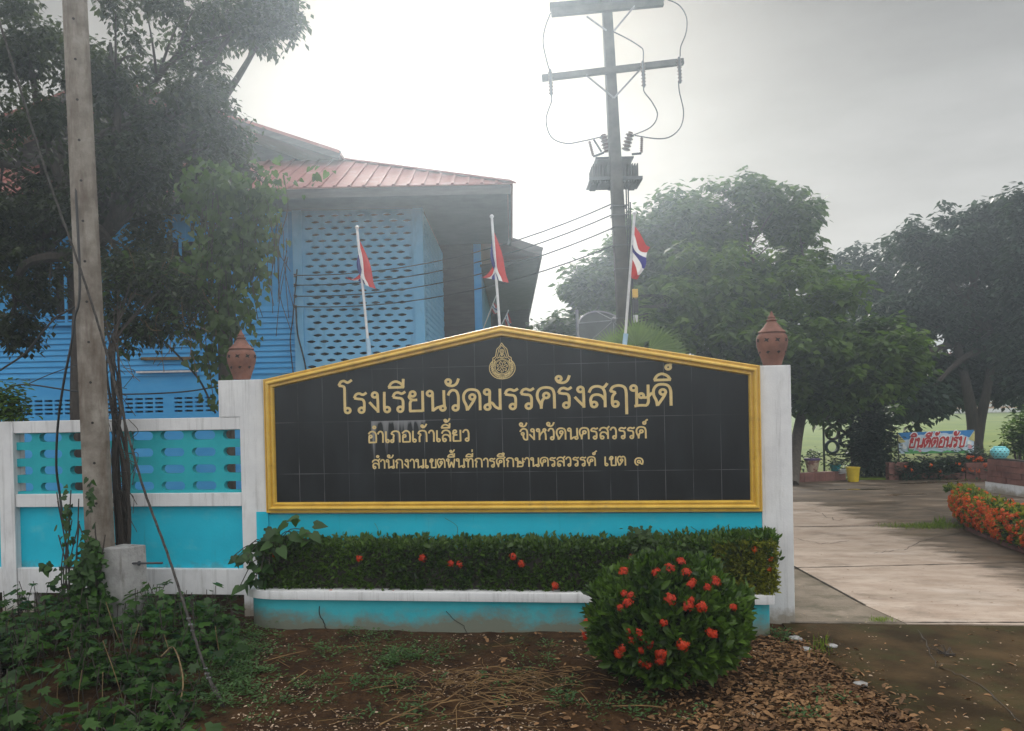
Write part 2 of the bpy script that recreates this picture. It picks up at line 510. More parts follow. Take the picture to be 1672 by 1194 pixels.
stem_m = mat('dry_stem', (.1, .062, .028), .9, scale=10, col2=(.22, .15, .07))
straw_m = mat('straw', (.09, .048, .018), .9, scale=6, col2=(.26, .155, .06))
litter_m = leafmat('dead_leaf', (.05, .022, .009), (.36, .2, .09), trans=.1, rough=.8, tcol=(1, .8, .5))
chip_m = leafmat('pale_chip', (.14, .08, .045), (.55, .42, .3), trans=0, rough=.8)
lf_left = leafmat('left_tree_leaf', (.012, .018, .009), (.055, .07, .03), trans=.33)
lf_vine = leafmat('vine_leaf', (.026, .052, .018), (.08, .13, .036), trans=.4)
lf_right = leafmat('right_tree_leaf', (.018, .046, .01), (.085, .14, .026), trans=.38)
lf_tip = leafmat('young_sunlit_leaf', (.045, .085, .018), (.13, .195, .045), trans=.42)  # new growth, with the brightness of sunlit tips put into the colour
lf_dark = leafmat('dark_tree_leaf', (.008, .022, .014), (.032, .06, .032), trans=.25)
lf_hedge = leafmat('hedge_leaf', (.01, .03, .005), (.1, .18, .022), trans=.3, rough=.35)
lf_gold = leafmat('golden_leaf', (.07, .1, .012), (.32, .31, .035), trans=.3)
lf_cover = leafmat('ground_cover_leaf', (.006, .024, .003), (.05, .12, .016), trans=.35, rough=.4)
lf_weed = leafmat('weed_leaf', (.03, .07, .02), (.085, .16, .05), trans=.3)
red_fl = leafmat('red_petal', (.4, .018, .006), (.72, .085, .02), trans=.3, tcol=(1.2, .6, .4))
orange_fl = leafmat('orange_petal', (.45, .05, .003), (.8, .16, .008), trans=.3, tcol=(1.2, .7, .4))
grass_m = leafmat('grass_blade', (.07, .13, .015), (.22, .28, .04), trans=.4)
brick = mat('brick_red', (.13, .055, .045), .85, scale=3, col2=(.26, .12, .095), bump=.2)

# ------------------------------------------------------------------ ground
def axis(lo, hi, step, far):
    a = list(np.arange(lo, hi + step / 2, step))
    s, x = step, hi
    while x < far: s *= 1.5; x = min(x + s, far); a.append(x)
    s, x = step, lo
    while x > -far: s *= 1.5; x = max(x - s, -far); a.insert(0, x)
    return np.array(a)
gx, gy = axis(-8, 3.6, .05, 300), axis(-5, 1.0, .05, 300)
def apron_edge(y): return np.interp(y, [-6, -4, -2.5, -1.2, -.3, 1], [4.2, 3.5, 3.02, 2.78, 2.62, 2.6])
def soil_h(x, y):
    w = np.clip((apron_edge(y) - x) / .35, 0, 1) * np.clip((y + 9) / 3, 0, 1) * np.clip((3 - y) / 1, 0, 1)
    h = mnoise.fractal(Vector((x * .9, y * .9, 3.1)), 1.0, 2.0, 5) * .035
    h += mnoise.noise(Vector((x * 9, y * 9, 1.0))) * .009
    return float(w * (h + .012) - .012 * (1 - w))
gv = [(x, y, soil_h(x, y) if -9 < x < 5 and -9 < y < 4 else -.012) for y in gy for x in gx]
nx = len(gx)
mb = MB(); mb.v = gv
mb.f = [(j * nx + i, j * nx + i + 1, (j + 1) * nx + i + 1, (j + 1) * nx + i) for j in range(len(gy) - 1) for i in range(nx - 1)]
mb.mi = [0] * len(mb.f)
tag(mb.build('ground', soil, smooth=True, sharp=180), kind='structure')


def slab(name, pts, z, th, mt, jag=(), amp=.1, step=.12):
    """a sheet on the ground; edges listed in jag get a ragged outline"""
    poly = []
    for i, a in enumerate(pts):
        a = np.array(a[:2]); b = np.array(pts[(i + 1) % len(pts)][:2])
        if i in jag:
            n = max(2, int(np.linalg.norm(b - a) / step)); t = (b - a) / np.linalg.norm(b - a); q = np.array([-t[1], t[0]])
            for j in range(n):
                p = a + (b - a) * j / n
                e = min(1, j / 2, (n - j) / 2)
                o = mnoise.fractal(Vector((p[0] * 1.7, p[1] * 1.7, z * 50)), .9, 2.0, 5) * amp * e
                poly.append(p + q * o)
        else:
            poly.append(a)
    mb = MB()
    mb.prism([(p[0], p[1], z) for p in poly], (0, 0, -th))
    return tag(mb.build(name, mt), kind='structure')


yard_m = mat('wet_yard', (.045, .03, .016), .8, scale=.9, col2=(.15, .105, .066), bump=.25, bscale=14, detail=9, stretch=(1, 1.6, 1))
stain(yard_m, (.3, .23, .17), scale=1.1, stretch=(.7, 2.2, 1), lo=.55, hi=.66, amount=.7)
def puddles(m, lo, hi, scale, wet=.06):
    n, k = m.node_tree.nodes, m.node_tree.links
    p = n['Principled BSDF']
    g = n.new('ShaderNodeNewGeometry'); mm = n.new('ShaderNodeMapping'); mm.inputs['Scale'].default_value = (.6, 1.8, 1)
    k.new(g.outputs['Position'], mm.inputs['Vector'])
    a = n.new('ShaderNodeTexNoise'); a.inputs['Scale'].default_value = scale; a.inputs['Detail'].default_value = 5
    k.new(mm.outputs['Vector'], a.inputs['Vector'])
    r = n.new('ShaderNodeMapRange'); r.inputs['From Min'].default_value = lo; r.inputs['From Max'].default_value = hi
    r.inputs['To Min'].default_value = p.inputs['Roughness'].default_value; r.inputs['To Max'].default_value = wet
    k.new(a.outputs['Fac'], r.inputs['Value']); k.new(r.outputs['Result'], p.inputs['Roughness'])
puddles(yard_m, .56, .62, .55)
pale_m = mat('pale_concrete', (.28, .205, .15), .75, scale=1.8, col2=(.43, .345, .275), bump=.12, bscale=40, detail=9, stretch=(1, 2, 1))
stain(pale_m, (.52, .45, .39), scale=1.0, stretch=(.7, 2.4, 1), lo=.54, hi=.7, amount=.55)
stain(pale_m, (.13, .095, .065), scale=1.4, stretch=(1, 1.3, 1), lo=.55, hi=.68, amount=.65)
stain(pale_m, (.15, .115, .08), scale=9, stretch=(1, 1.6, 1), lo=.56, hi=.68, amount=.4)
puddles(pale_m, .45, .7, .8, .3)
moss_m = mat('mossy_concrete', (.022, .013, .004), .9, scale=1.3, col2=(.09, .056, .024), bump=.3, bscale=45, detail=10, ramp=(.4, .74), spec=.08)
stain(moss_m, (.035, .032, .01), scale=2.3, lo=.48, hi=.62, amount=.7)
stain(moss_m, (.26, .2, .15), scale=3.0, stretch=(1, 2, 1), lo=.66, hi=.72, amount=.7)
side_m = mat('old_concrete', (.1, .075, .045), .8, scale=1.6, col2=(.24, .19, .14), bump=.2, bscale=45, detail=9)
stain(side_m, (.05, .042, .015), scale=1.8, stretch=(1, 1.5, 1), lo=.47, hi=.62, amount=.85)

slab('yard', [(2.6, .03), (24, .03), (24, 12.4), (10.0, 13.2), (6.2, 13.5), (-1, 13.5), (2.4, .4)], .0, .02, yard_m)
slab('apron', [(2.62, -.02), (14, .06), (14, -9), (4.6, -9), (3.5, -4), (3.02, -2.5), (2.78, -1.2), (2.62, -.3)], .006, .05, moss_m, jag=(4, 5, 6), amp=.08)
g1, g2, g3 = G(1297, 926), G(1413, 990), G(1478, 1018)
slab('side_strip', [(2.62, .0), (g3[0], .005), (g2[0], g2[1]), (g1[0], g1[1]), (2.5, 3.4), (2.4, 1.5)], .004, .03, side_m)
def pale_mask(m_, other, lines):
    """clean pale concrete fades raggedly into wet dirt along the lines (a, b: inside is to the left)"""
    n, k = m_.node_tree.nodes, m_.node_tree.links
    p = n['Principled BSDF']
    g = n.new('ShaderNodeNewGeometry'); sx = n.new('ShaderNodeSeparateXYZ'); k.new(g.outputs['Position'], sx.inputs[0])
    def mth(op, a, b):
        q = n.new('ShaderNodeMath'); q.operation = op
        for i, v in enumerate((a, b)):
            if isinstance(v, (int, float)): q.inputs[i].default_value = v
            else: k.new(v, q.inputs[i])
        return q.outputs[0]
    dist = None
    for a, b in lines:
        a, b = np.array(a[:2]), np.array(b[:2]); t = (b - a) / np.linalg.norm(b - a); nr = np.array([-t[1], t[0]])
        e = mth('ADD', mth('ADD', mth('MULTIPLY', sx.outputs['X'], float(nr[0])), mth('MULTIPLY', sx.outputs['Y'], float(nr[1]))), float(-nr @ a))
        dist = e if dist is None else mth('MINIMUM', dist, e)
    mm = n.new('ShaderNodeMapping'); mm.inputs['Scale'].default_value = (.6, 1.5, 1); k.new(g.outputs['Position'], mm.inputs['Vector'])
    a = n.new('ShaderNodeTexNoise'); a.inputs['Scale'].default_value = 1.5; a.inputs['Detail'].default_value = 10; a.inputs['Roughness'].default_value = .7
    k.new(mm.outputs['Vector'], a.inputs['Vector'])
    f = mth('ADD', dist, mth('MULTIPLY', mth('SUBTRACT', a.outputs['Fac'], .5), 2.2))
    r = n.new('ShaderNodeMapRange'); r.inputs['From Min'].default_value = -.22; r.inputs['From Max'].default_value = .22; k.new(f, r.inputs['Value'])
    n2 = other.node_tree.nodes
    # bring the wet dirt's look in as a second colour
    w1 = n.new('ShaderNodeTexNoise'); w1.inputs['Scale'].default_value = 2.2; w1.inputs['Detail'].default_value = 10; w1.inputs['Roughness'].default_value = .7; k.new(mm.outputs['Vector'], w1.inputs['Vector'])
    rp = n.new('ShaderNodeValToRGB'); e0, e1_ = rp.color_ramp.elements
    e0.position, e1_.position = .36, .68; e0.color = (.035, .024, .012, 1); e1_.color = (.17, .12, .078, 1)
    k.new(w1.outputs['Fac'], rp.inputs['Fac'])
    src = p.inputs['Base Color'].links[0].from_socket
    mx = n.new('ShaderNodeMixRGB'); k.new(r.outputs['Result'], mx.inputs['Fac']); k.new(rp.outputs['Color'], mx.inputs['Color1']); k.new(src, mx.inputs['Color2'])
    k.new(mx.outputs['Color'], p.inputs['Base Color'])
far_l, far_r = G(1285, 800), G(1440, 862)
e1, e2 = G(1545, 880), G(1672, 930)
pale_mask(pale_m, yard_m, [(far_r, far_l), (e2, e1)])
slab('driveway', [(g3[0], .01), (9, .1), (9, 3.2), (7.4, 4.6), (6.6, 9), (2.0, 9), (1.9, 4.2), (g1[0], g1[1]), (g2[0], g2[1])], .010, .03, pale_m)
jm = mat('joint_dirt', (.03, .022, .014), .9)
mb = MB()
for (a, b, w) in (((1290, 1018.5), (1760, 1018.5), .022), ((1290, 861.5), (1428, 860), .035), ((1290, 929), (1800, 917), .022), ((1294, 925), (1413, 990), .02)):
    pa, pb = G(*a), G(*b)
    n = 40
    t = norm((pb - pa)[None])[0]; q = np.array([-t[1], t[0], 0]) * w / 2
    vs, fs = [], []
    for i in range(n + 1):
        p = pa + (pb - pa) * i / n; s = .55 + .8 * random.random()
        vs += [(p[0] + q[0] * s, p[1] + q[1] * s, .015), (p[0] - q[0] * s, p[1] - q[1] * s, .015)]
    mb.add(vs, [(2 * i, 2 * i + 1, 2 * i + 3, 2 * i + 2) for i in range(n)])
tag(mb.build('slab_joint', jm), kind='structure')
mb = MB()
for px in ([(1430, 905), (1480, 898), (1520, 880), (1590, 868)], [(1330, 835), (1365, 850), (1420, 846)], [(1500, 1030), (1530, 1090), (1600, 1120), (1672, 1190)], [(1300, 880), (1340, 890), (1390, 884)]):
    q = []
    for a, b in zip(px, px[1:]):
        for i in range(9):
            t = i / 9; g_ = G(a[0] + (b[0] - a[0]) * t + random.gauss(0, 1.6), a[1] + (b[1] - a[1]) * t + random.gauss(0, .8)); q.append(g_)
    vs = []
    for i, p_ in enumerate(q):
        t = norm((q[min(i + 1, len(q) - 1)] - q[max(i - 1, 0)])[None])[0]; w = .0025 + .004 * random.random()
        vs += [(p_[0] - t[1] * w, p_[1] + t[0] * w, .0155), (p_[0] + t[1] * w, p_[1] - t[0] * w, .0155)]
    mb.add(vs, [(2 * i, 2 * i + 1, 2 * i + 3, 2 * i + 2) for i in range(len(q) - 1)])
tag(mb.build('slab_crack', jm), kind='structure')
lawn_m = mat('lawn', (.06, .115, .001), .95, scale=.35, col2=(.13, .18, .002), bump=.5, bscale=8, detail=9)
stain(lawn_m, (.18, .19, .01), scale=.25, stretch=(.4, 2, 1), lo=.5, hi=.7, amount=.7)
slab('lawn', [(-30, 13.6), (6.2, 13.6), (10.0, 13.3), (24, 12.5), (120, 40), (120, 92), (-40, 92)], .03, .05, lawn_m)

# ------------------------------------------------------------------ sign wall
sw = thing('sign_wall', (0, .1, 0), 'wide black school sign in a gold gabled frame between white pillars', 'sign wall')
mb = MB().prism([(-2.86, 0, -.1), (-2.57, 0, -.1), (-2.57, 0, 2.49), (-3.09, 0, 2.49), (-3.09, 0, 2.102), (-2.86, 0, 2.102)], (0, .26, 0))
mb.build('pillar', white, sw, bevel=.006)
MB().box((2.455, 0, -.1), (2.745, .28, 2.495)).build('pillar', white, sw, bevel=.006)
MB().prism([(-2.569, .05, 1.05), (2.454, .05, 1.05), (2.454, .05, 2.44), (-.05, .05, 2.92), (-2.569, .05, 2.44)], (0, .12, 0)).build('backing_wall', white, sw)
MB().box((-2.569, .012, -.1), (2.454, .2, 1.07)).box((-2.70, -.004, .36), (-2.5692, .1, 1.1)).build('lower_wall', teal, sw)
# black tiled board
bt = bpy.data.materials.new('black_tile'); bt.use_nodes = True
n, k = bt.node_tree.nodes, bt.node_tree.links
p = n['Principled BSDF']; p.inputs['Roughness'].default_value = .28; p.inputs['Specular IOR Level'].default_value = .28
g = n.new('ShaderNodeNewGeometry')
sp = n.new('ShaderNodeSeparateXYZ'); k.new(g.outputs['Position'], sp.inputs[0])
def M(op, a, b=None, c=None):
    q = n.new('ShaderNodeMath'); q.operation = op
    for i, v in enumerate((a, b, c)):
        if v is None: continue
        if isinstance(v, (int, float)): q.inputs[i].default_value = v
        else: k.new(v, q.inputs[i])
    return q.outputs[0]
def NZ(scale, st, detail=4):
    mm = n.new('ShaderNodeMapping'); mm.inputs['Scale'].default_value = st; k.new(g.outputs['Position'], mm.inputs['Vector'])
    a = n.new('ShaderNodeTexNoise'); a.inputs['Scale'].default_value = scale; a.inputs['Detail'].default_value = detail
    k.new(mm.outputs['Vector'], a.inputs['Vector']); return a.outputs['Fac']
def line(coord, pitch, off, half):
    f = M('PINGPONG', M('ADD', coord, 50 * pitch - off), pitch / 2)   # distance to nearest joint
    return M('LESS_THAN', f, half)
X, Z = sp.outputs['X'], sp.outputs['Z']
zj = W(500, 690, 0)[2]; xj = W(610, 700, 0)[0]
vert = line(X, .268, xj, .0026); hor = line(Z, .535, zj, .0026)
patch = M('MULTIPLY', M('SUBTRACT', NZ(1.7, (1, 1, 1.2)), .42), 5.0)
pc = n.new('ShaderNodeClamp'); k.new(patch, pc.inputs['Value'])
grout = M('MULTIPLY', M('MAXIMUM', vert, hor), M('MULTIPLY_ADD', pc.outputs[0], .7, .06))
# lime streaks below the joint
dz = M('SUBTRACT', zj, Z)
inx = M('MULTIPLY', M('GREATER_THAN', X, xj - .02), M('LESS_THAN', X, xj + .55))
fall = M('SUBTRACT', 1.0, M('DIVIDE', dz, M('MULTIPLY_ADD', M('POWER', NZ(16, (1, 1, .02), 5), 7.0), 14.0, .012)))
streak = M('MULTIPLY', M('MULTIPLY', inx, M('GREATER_THAN', dz, 0.0)), M('MAXIMUM', fall, 0.0))
tot = M('MINIMUM', M('ADD', M('MULTIPLY', grout, .5), M('MULTIPLY', streak, .7)), .85)
dn = n.new('ShaderNodeMixRGB'); dn.inputs['Color1'].default_value = (.007, .0075, .0085, 1); dn.inputs['Color2'].default_value = (.015, .017, .02, 1)
dm = n.new('ShaderNodeMapRange'); dm.inputs['From Min'].default_value = .42; dm.inputs['From Max'].default_value = .75; k.new(NZ(2.2, (1.6, 1, .5), 8), dm.inputs['Value']); k.new(dm.outputs['Result'], dn.inputs['Fac'])
mx = n.new('ShaderNodeMixRGB'); k.new(dn.outputs['Color'], mx.inputs['Color1']); mx.inputs['Color2'].default_value = (.3, .3, .31, 1)
k.new(tot, mx.inputs['Fac']); k.new(mx.outputs['Color'], p.inputs['Base Color'])
rr = n.new('ShaderNodeMapRange'); rr.inputs['To Min'].default_value = .2; rr.inputs['To Max'].default_value = .5
k.new(NZ(3, (1, 1, 1)), rr.inputs['Value']); k.new(rr.outputs['Result'], p.inputs['Roughness'])
outer = np.array([(-2.575, 1.09), (2.455, 1.085), (2.455, 2.495), (-.055, 2.968), (-2.575, 2.487)])
def inset(poly, t):
    q = []
    for i in range(len(poly)):
        a, b, c = poly[i - 1], poly[i], poly[(i + 1) % len(poly)]
        e1 = (b - a) / np.linalg.norm(b - a); e2 = (c - b) / np.linalg.norm(c - b)
        n1 = np.array([-e1[1], e1[0]]); n2 = np.array([-e2[1], e2[0]])
        q.append(b + t * (n1 + n2) / (1 + n1 @ n2))
    return np.array(q)
bi = inset(outer, .1)
board = MB().prism([(x, -.012, z) for x, z in bi], (0, .05, 0)).build('sign_board', bt, sw)
prof = [(0, .05), (0, -.03), (.006, -.045), (.014, -.045), (.018, -.036), (.03, -.036), (.036, -.062), (.046, -.074), (.058, -.074), (.068, -.062), (.074, -.04), (.084, -.04), (.09, -.052), (.098, -.052), (.106, -.04), (.112, -.008)]
mb = MB()
rings = [[(x, y, z) for x, z in inset(outer, t)] for t, y in prof]
vs = [q for r in rings for q in r]
mb.add(vs, [(i * 5 + j, i * 5 + (j + 1) % 5, (i + 1) * 5 + (j + 1) % 5, (i + 1) * 5 + j) for i in range(len(prof) - 1) for j in range(5)])
mb.build('frame', gold, sw)

# ------------------------------------------------------------------ Thai lettering, drawn stroke by stroke
def O(x, y, r=.12): return ('o', x, y, r)
GL = {
 'ร': (.68, [[(.02, .73), (.1, .9), (.25, .95), (.42, .89), (.58, .98)], [(.02, .73), (.2, .69), (.38, .66), (.46, .55), (.47, .35), (.46, .14)], O(.34, .14)]),
 'ง': (.6, [O(.27, .86), [(.39, .88), (.4, .5), (.4, .0)], [(.42, .05), (.2, .3), (.02, .52)]]),
 'เ': (.46, [[(.1, 1), (.09, .5), (.09, .14)], O(.21, .14)]),
 'โ': (.62, [O(.33, .14), [(.21, .14), (.21, .7), (.21, 1.2), (.15, 1.32), (-.05, 1.36)], [(-.05, 1.36), (.05, 1.54), (.2, 1.58), (.36, 1.5), (.55, 1.62)]]),
 'ย': (.84, [O(.22, .86), [(.1, .84), (.06, .72), (.13, .62), (.25, .57), (.42, .57)], [(.2, .58), (.11, .46), (.1, .25), (.1, .03)], [(.06, .04), (.4, .04), (.66, .04)], [(.66, 0), (.66, .5), (.66, 1)]]),
 'น': (.92, [O(.14, .86), [(.26, .88), (.26, .5), (.26, .0)], [(.26, .03), (.45, .17), (.62, .22)], O(.7, .14, .11), [(.76, 1), (.76, .6), (.78, .18)]]),
 'ว': (.68, [O(.34, .14), [(.46, .14), (.47, .5), (.46, .74), (.38, .94), (.22, .99), (.09, .9), (.02, .74)]]),
 'ด': (.9, [[(.17, .0), (.13, .25), (.03, .5), (.03, .76), (.16, .95), (.38, 1), (.62, .93), (.72, .72), (.73, .4), (.73, 0)], O(.4, .64), [(.5, .57), (.42, .4), (.18, .03)]]),
 'ม': (.9, [O(.14, .86), [(.26, .88), (.25, .5), (.26, .14)], O(.15, .14), [(.16, .27), (.34, .34), (.5, .14), (.68, .04)], [(.7, 1), (.7, .5), (.7, 0)]]),
 'ค': (.92, [[(.2, .0), (.18, .2), (.05, .5), (.05, .76), (.18, .95), (.42, 1), (.66, .93), (.75, .72), (.76, .4), (.76, 0)], O(.42, .62), [(.34, .52), (.24, .36), (.2, .1)]]),
 'ล': (.84, [[(.02, .7), (.14, .92), (.36, .99), (.58, .91), (.68, .7), (.69, .4), (.69, 0)], [(.11, .15), (.09, .38), (.18, .56), (.38, .6), (.56, .52), (.68, .34)], O(.23, .14)]),
 'ฤ': (.88, [[(.27, .66), (.16, .72), (.05, .74)], [(.05, .72), (.16, .93), (.4, 1), (.63, .92), (.71, .7), (.72, .2), (.72, -.35)], [(.27, .68), (.15, .5), (.13, .3), (.13, .14)], O(.26, .14)]),
 'ษ': (.94, [O(.14, .86), [(.26, .88), (.26, .5), (.26, .06)], [(.16, .02), (.4, .05), (.68, .04)], [(.74, 1), (.74, .5), (.74, .2), (.66, .03)], O(.45, .5, .1), [(.5, .41), (.7, .42), (.9, .62)]]),
 'อ': (.82, [O(.22, .56, .11), [(.11, .58), (.1, .3), (.1, .04)], [(.06, .04), (.35, .04), (.64, .04)], [(.66, 0), (.68, .4), (.64, .8), (.46, .99), (.24, .97), (.05, .78)]]),
 'า': (.56, [[(.4, 0), (.41, .5), (.4, .76), (.32, .95), (.18, .99), (.06, .9), (0, .74)]]),
 'ภ': (.9, [O(.13, .13, .11), [(.24, .13), (.24, .45), (.29, .64)], [(.29, .64), (.18, .72), (.06, .74)], [(.06, .72), (.17, .93), (.42, 1), (.65, .92), (.73, .7), (.74, .3), (.74, 0)]]),
 'ก': (.9, [[(.16, 0), (.16, .45), (.28, .66)], [(.28, .66), (.17, .72), (.05, .74)], [(.05, .72), (.16, .93), (.4, 1), (.63, .92), (.71, .7), (.72, .3), (.72, 0)]]),
 'จ': (.76, [[(.02, .74), (.16, .95), (.36, 1), (.55, .9), (.61, .65), (.61, .3), (.6, 0)], [(.6, .03), (.4, .06), (.3, .22), (.28, .46)], O(.24, .56, .1)]),
 'ห': (.92, [O(.12, .86, .11), [(.23, .88), (.23, .5), (.23, 0)], [(.23, .3), (.36, .56), (.54, .76)], O(.64, .86, .1), [(.58, .76), (.7, .6), (.74, .3), (.74, 0)]]),
 'ข': (.78, [O(.15, .74, .09), [(.08, .82), (.18, .98), (.32, .96), (.34, .8), (.22, .6), (.22, .3), (.22, .04)], [(.18, .04), (.4, .04), (.62, .04)], [(.64, 0), (.64, .5), (.64, 1)]]),
 'ต': (.92, [[(.17, .0), (.13, .25), (.03, .5), (.03, .76), (.12, .95), (.26, .99), (.39, .88)], [(.39, .88), (.52, .99), (.66, .93), (.74, .72), (.75, .4), (.75, 0)], O(.4, .6, .11), [(.5, .54), (.42, .38), (.18, .03)]]),
 'พ': (.98, [O(.14, .86), [(.24, .82), (.2, .5), (.28, .0)], [(.28, .02), (.4, .35), (.5, .66)], [(.5, .66), (.6, .35), (.7, .02)], [(.7, 0), (.76, .5), (.82, 1)]]),
 'ท': (.88, [O(.13, .86), [(.25, .88), (.25, .5), (.25, 0)], [(.25, .55), (.38, .9), (.54, .99), (.68, .88), (.71, .6), (.71, 0)]]),
 'บ': (.88, [O(.14, .86), [(.26, .88), (.26, .5), (.26, .04)], [(.22, .04), (.5, .04), (.7, .04)], [(.72, 0), (.72, .5), (.72, 1)]]),
 '๑': (.98, [[(.34, .02), (.12, .14), (.04, .42), (.14, .7), (.4, .8), (.66, .7), (.77, .42), (.7, .08)], O(.4, .4, .13), [(.44, .28), (.58, .22), (.7, .1)]]),
 ' ': (.7, []), '_': (1.0, []),
}
GL['ส'] = (.86, GL['ล'][1] + [[(.58, .9), (.7, .98), (.8, 1.12)]])
GL['ศ'] = (.94, GL['ค'][1] + [[(.66, .92), (.78, 1.0), (.88, 1.12)]])
def moon(): return [[(-.66, 1.2), (-.54, 1.4), (-.34, 1.48), (-.12, 1.38), (0, 1.2)], [(-.68, 1.2), (-.3, 1.2), (.02, 1.2)]]
MK = {
 'ิ': lambda h: moon(),
 'ี': lambda h: moon() + [[(-.02, 1.18), (-.01, 1.4), (0, 1.6)]],
 'ื': lambda h: moon() + [[(-.02, 1.18), (-.01, 1.4), (0, 1.6)], [(-.2, 1.4), (-.19, 1.5), (-.18, 1.6)]],
 'ึ': lambda h: moon() + [O(-.08, 1.45, .09)],
 'ั': lambda h: [O(-.46, 1.4, .11), [(-.56, 1.34), (-.46, 1.23), (-.26, 1.2), (-.1, 1.3), (.0, 1.54)]],
 '้': lambda h: [O(-.34, h + .12, .08), [(-.42, h + .1), (-.3, h - .02), (-.12, h + .06), (.02, h + .3)]],
 '่': lambda h: [[(-.04, h), (-.03, h + .14), (-.02, h + .28)]],
 '์': lambda h: [O(-.08, h + .06, .1), [(0, h + .12), (.05, h + .26), (.2, h + .36)]],
 'ํ': lambda h: [O(-.1, 1.36, .1)],
}
def layout(text):
    text = text.replace('ำ', 'ํา')
    x, out, base_edge, high = 0.0, [], 0.0, False
    for ch in text:
        if ch in MK:
            h = 1.72 if high else 1.28
            for s in MK[ch](h):
                out.append(s + (base_edge,) if isinstance(s, tuple) else [(a + base_edge, b) for a, b in s])
            high = ch in 'ิีึืั'
        else:
            adv, st = GL[ch]
            for s in st:
                out.append(s + (x,) if isinstance(s, tuple) else [(a + x, b) for a, b in s])
            x += adv
            base_edge = x - (.18 if ch not in 'ง' else .2); high = False
    return out, x - .14
def letters(name, text, mp, width, mt, parent, hs=1.0, slant=0.0, lift=.0003, asp=1.0):
    """mp(u, v, lift) -> world; u 0..1 along the line, v in letter heights"""
    st, tot = layout(text)
    mb = MB()
    for i, s in enumerate(st):
        if isinstance(s, tuple):
            _, cx, cy, r, ox = s
            a = np.arange(17) * 2 * math.pi / 16
            pts = np.stack([cx + ox + r * np.cos(a), cy + r * np.sin(a)], 1); closed = True
        else:
            pts = np.array([q[:2] for q in spline([(a, b, 0) for a, b in s], 5)]); closed = False
        tg = np.gradient(pts, axis=0)
        if closed:
            tg[0] = tg[-1] = pts[1] - pts[-2]
        tg = norm(tg); nn = np.stack([-tg[:, 1], tg[:, 0]], 1) * width / 2
        L, R = pts + nn, pts - nn
        vs = []
        e = lift * (1 + i % 7)
        for a, b in zip(L, R):
            for q in (a, b):
                vs.append(mp((q[0] + slant * q[1]) / tot, q[1], e))
        mb.add(vs, [(2 * j, 2 * j + 1, 2 * j + 3, 2 * j + 2) for j in range(len(pts) - 1)])
    return mb.build(name, mt, parent)
BY = -.012
def liner(pl, pr, xh):
    a, b = W(*pl, BY), W(*pr, BY)
    top = W(pl[0], pl[1] - xh, BY)[2] - a[2]
    def f(u, v, e):
        q = a + (b - a) * u
        return (q[0], BY - .001 - e, q[2] + v * top)
    return f
letters('lettering', 'โรงเรียนวัดมรรครังสฤษดิ์', liner((556, 675.5), (1097, 662.5), 33.5), .12, gold_leaf, board)
letters('lettering', 'อำเภอเก้าเลี้ยว', liner((601, 723.5), (767, 720.5), 18.5), .14, gold_leaf, board)
letters('lettering', 'จังหวัดนครสวรรค์', liner((849, 719.0), (1055, 716), 18.5), .14, gold_leaf, board)
letters('lettering', 'สำนักงานเขตพื้นที่การศึกษานครสวรรค์ เขต ๑', liner((608, 765.5), (1051, 760), 14.5), .145, gold_leaf, board)

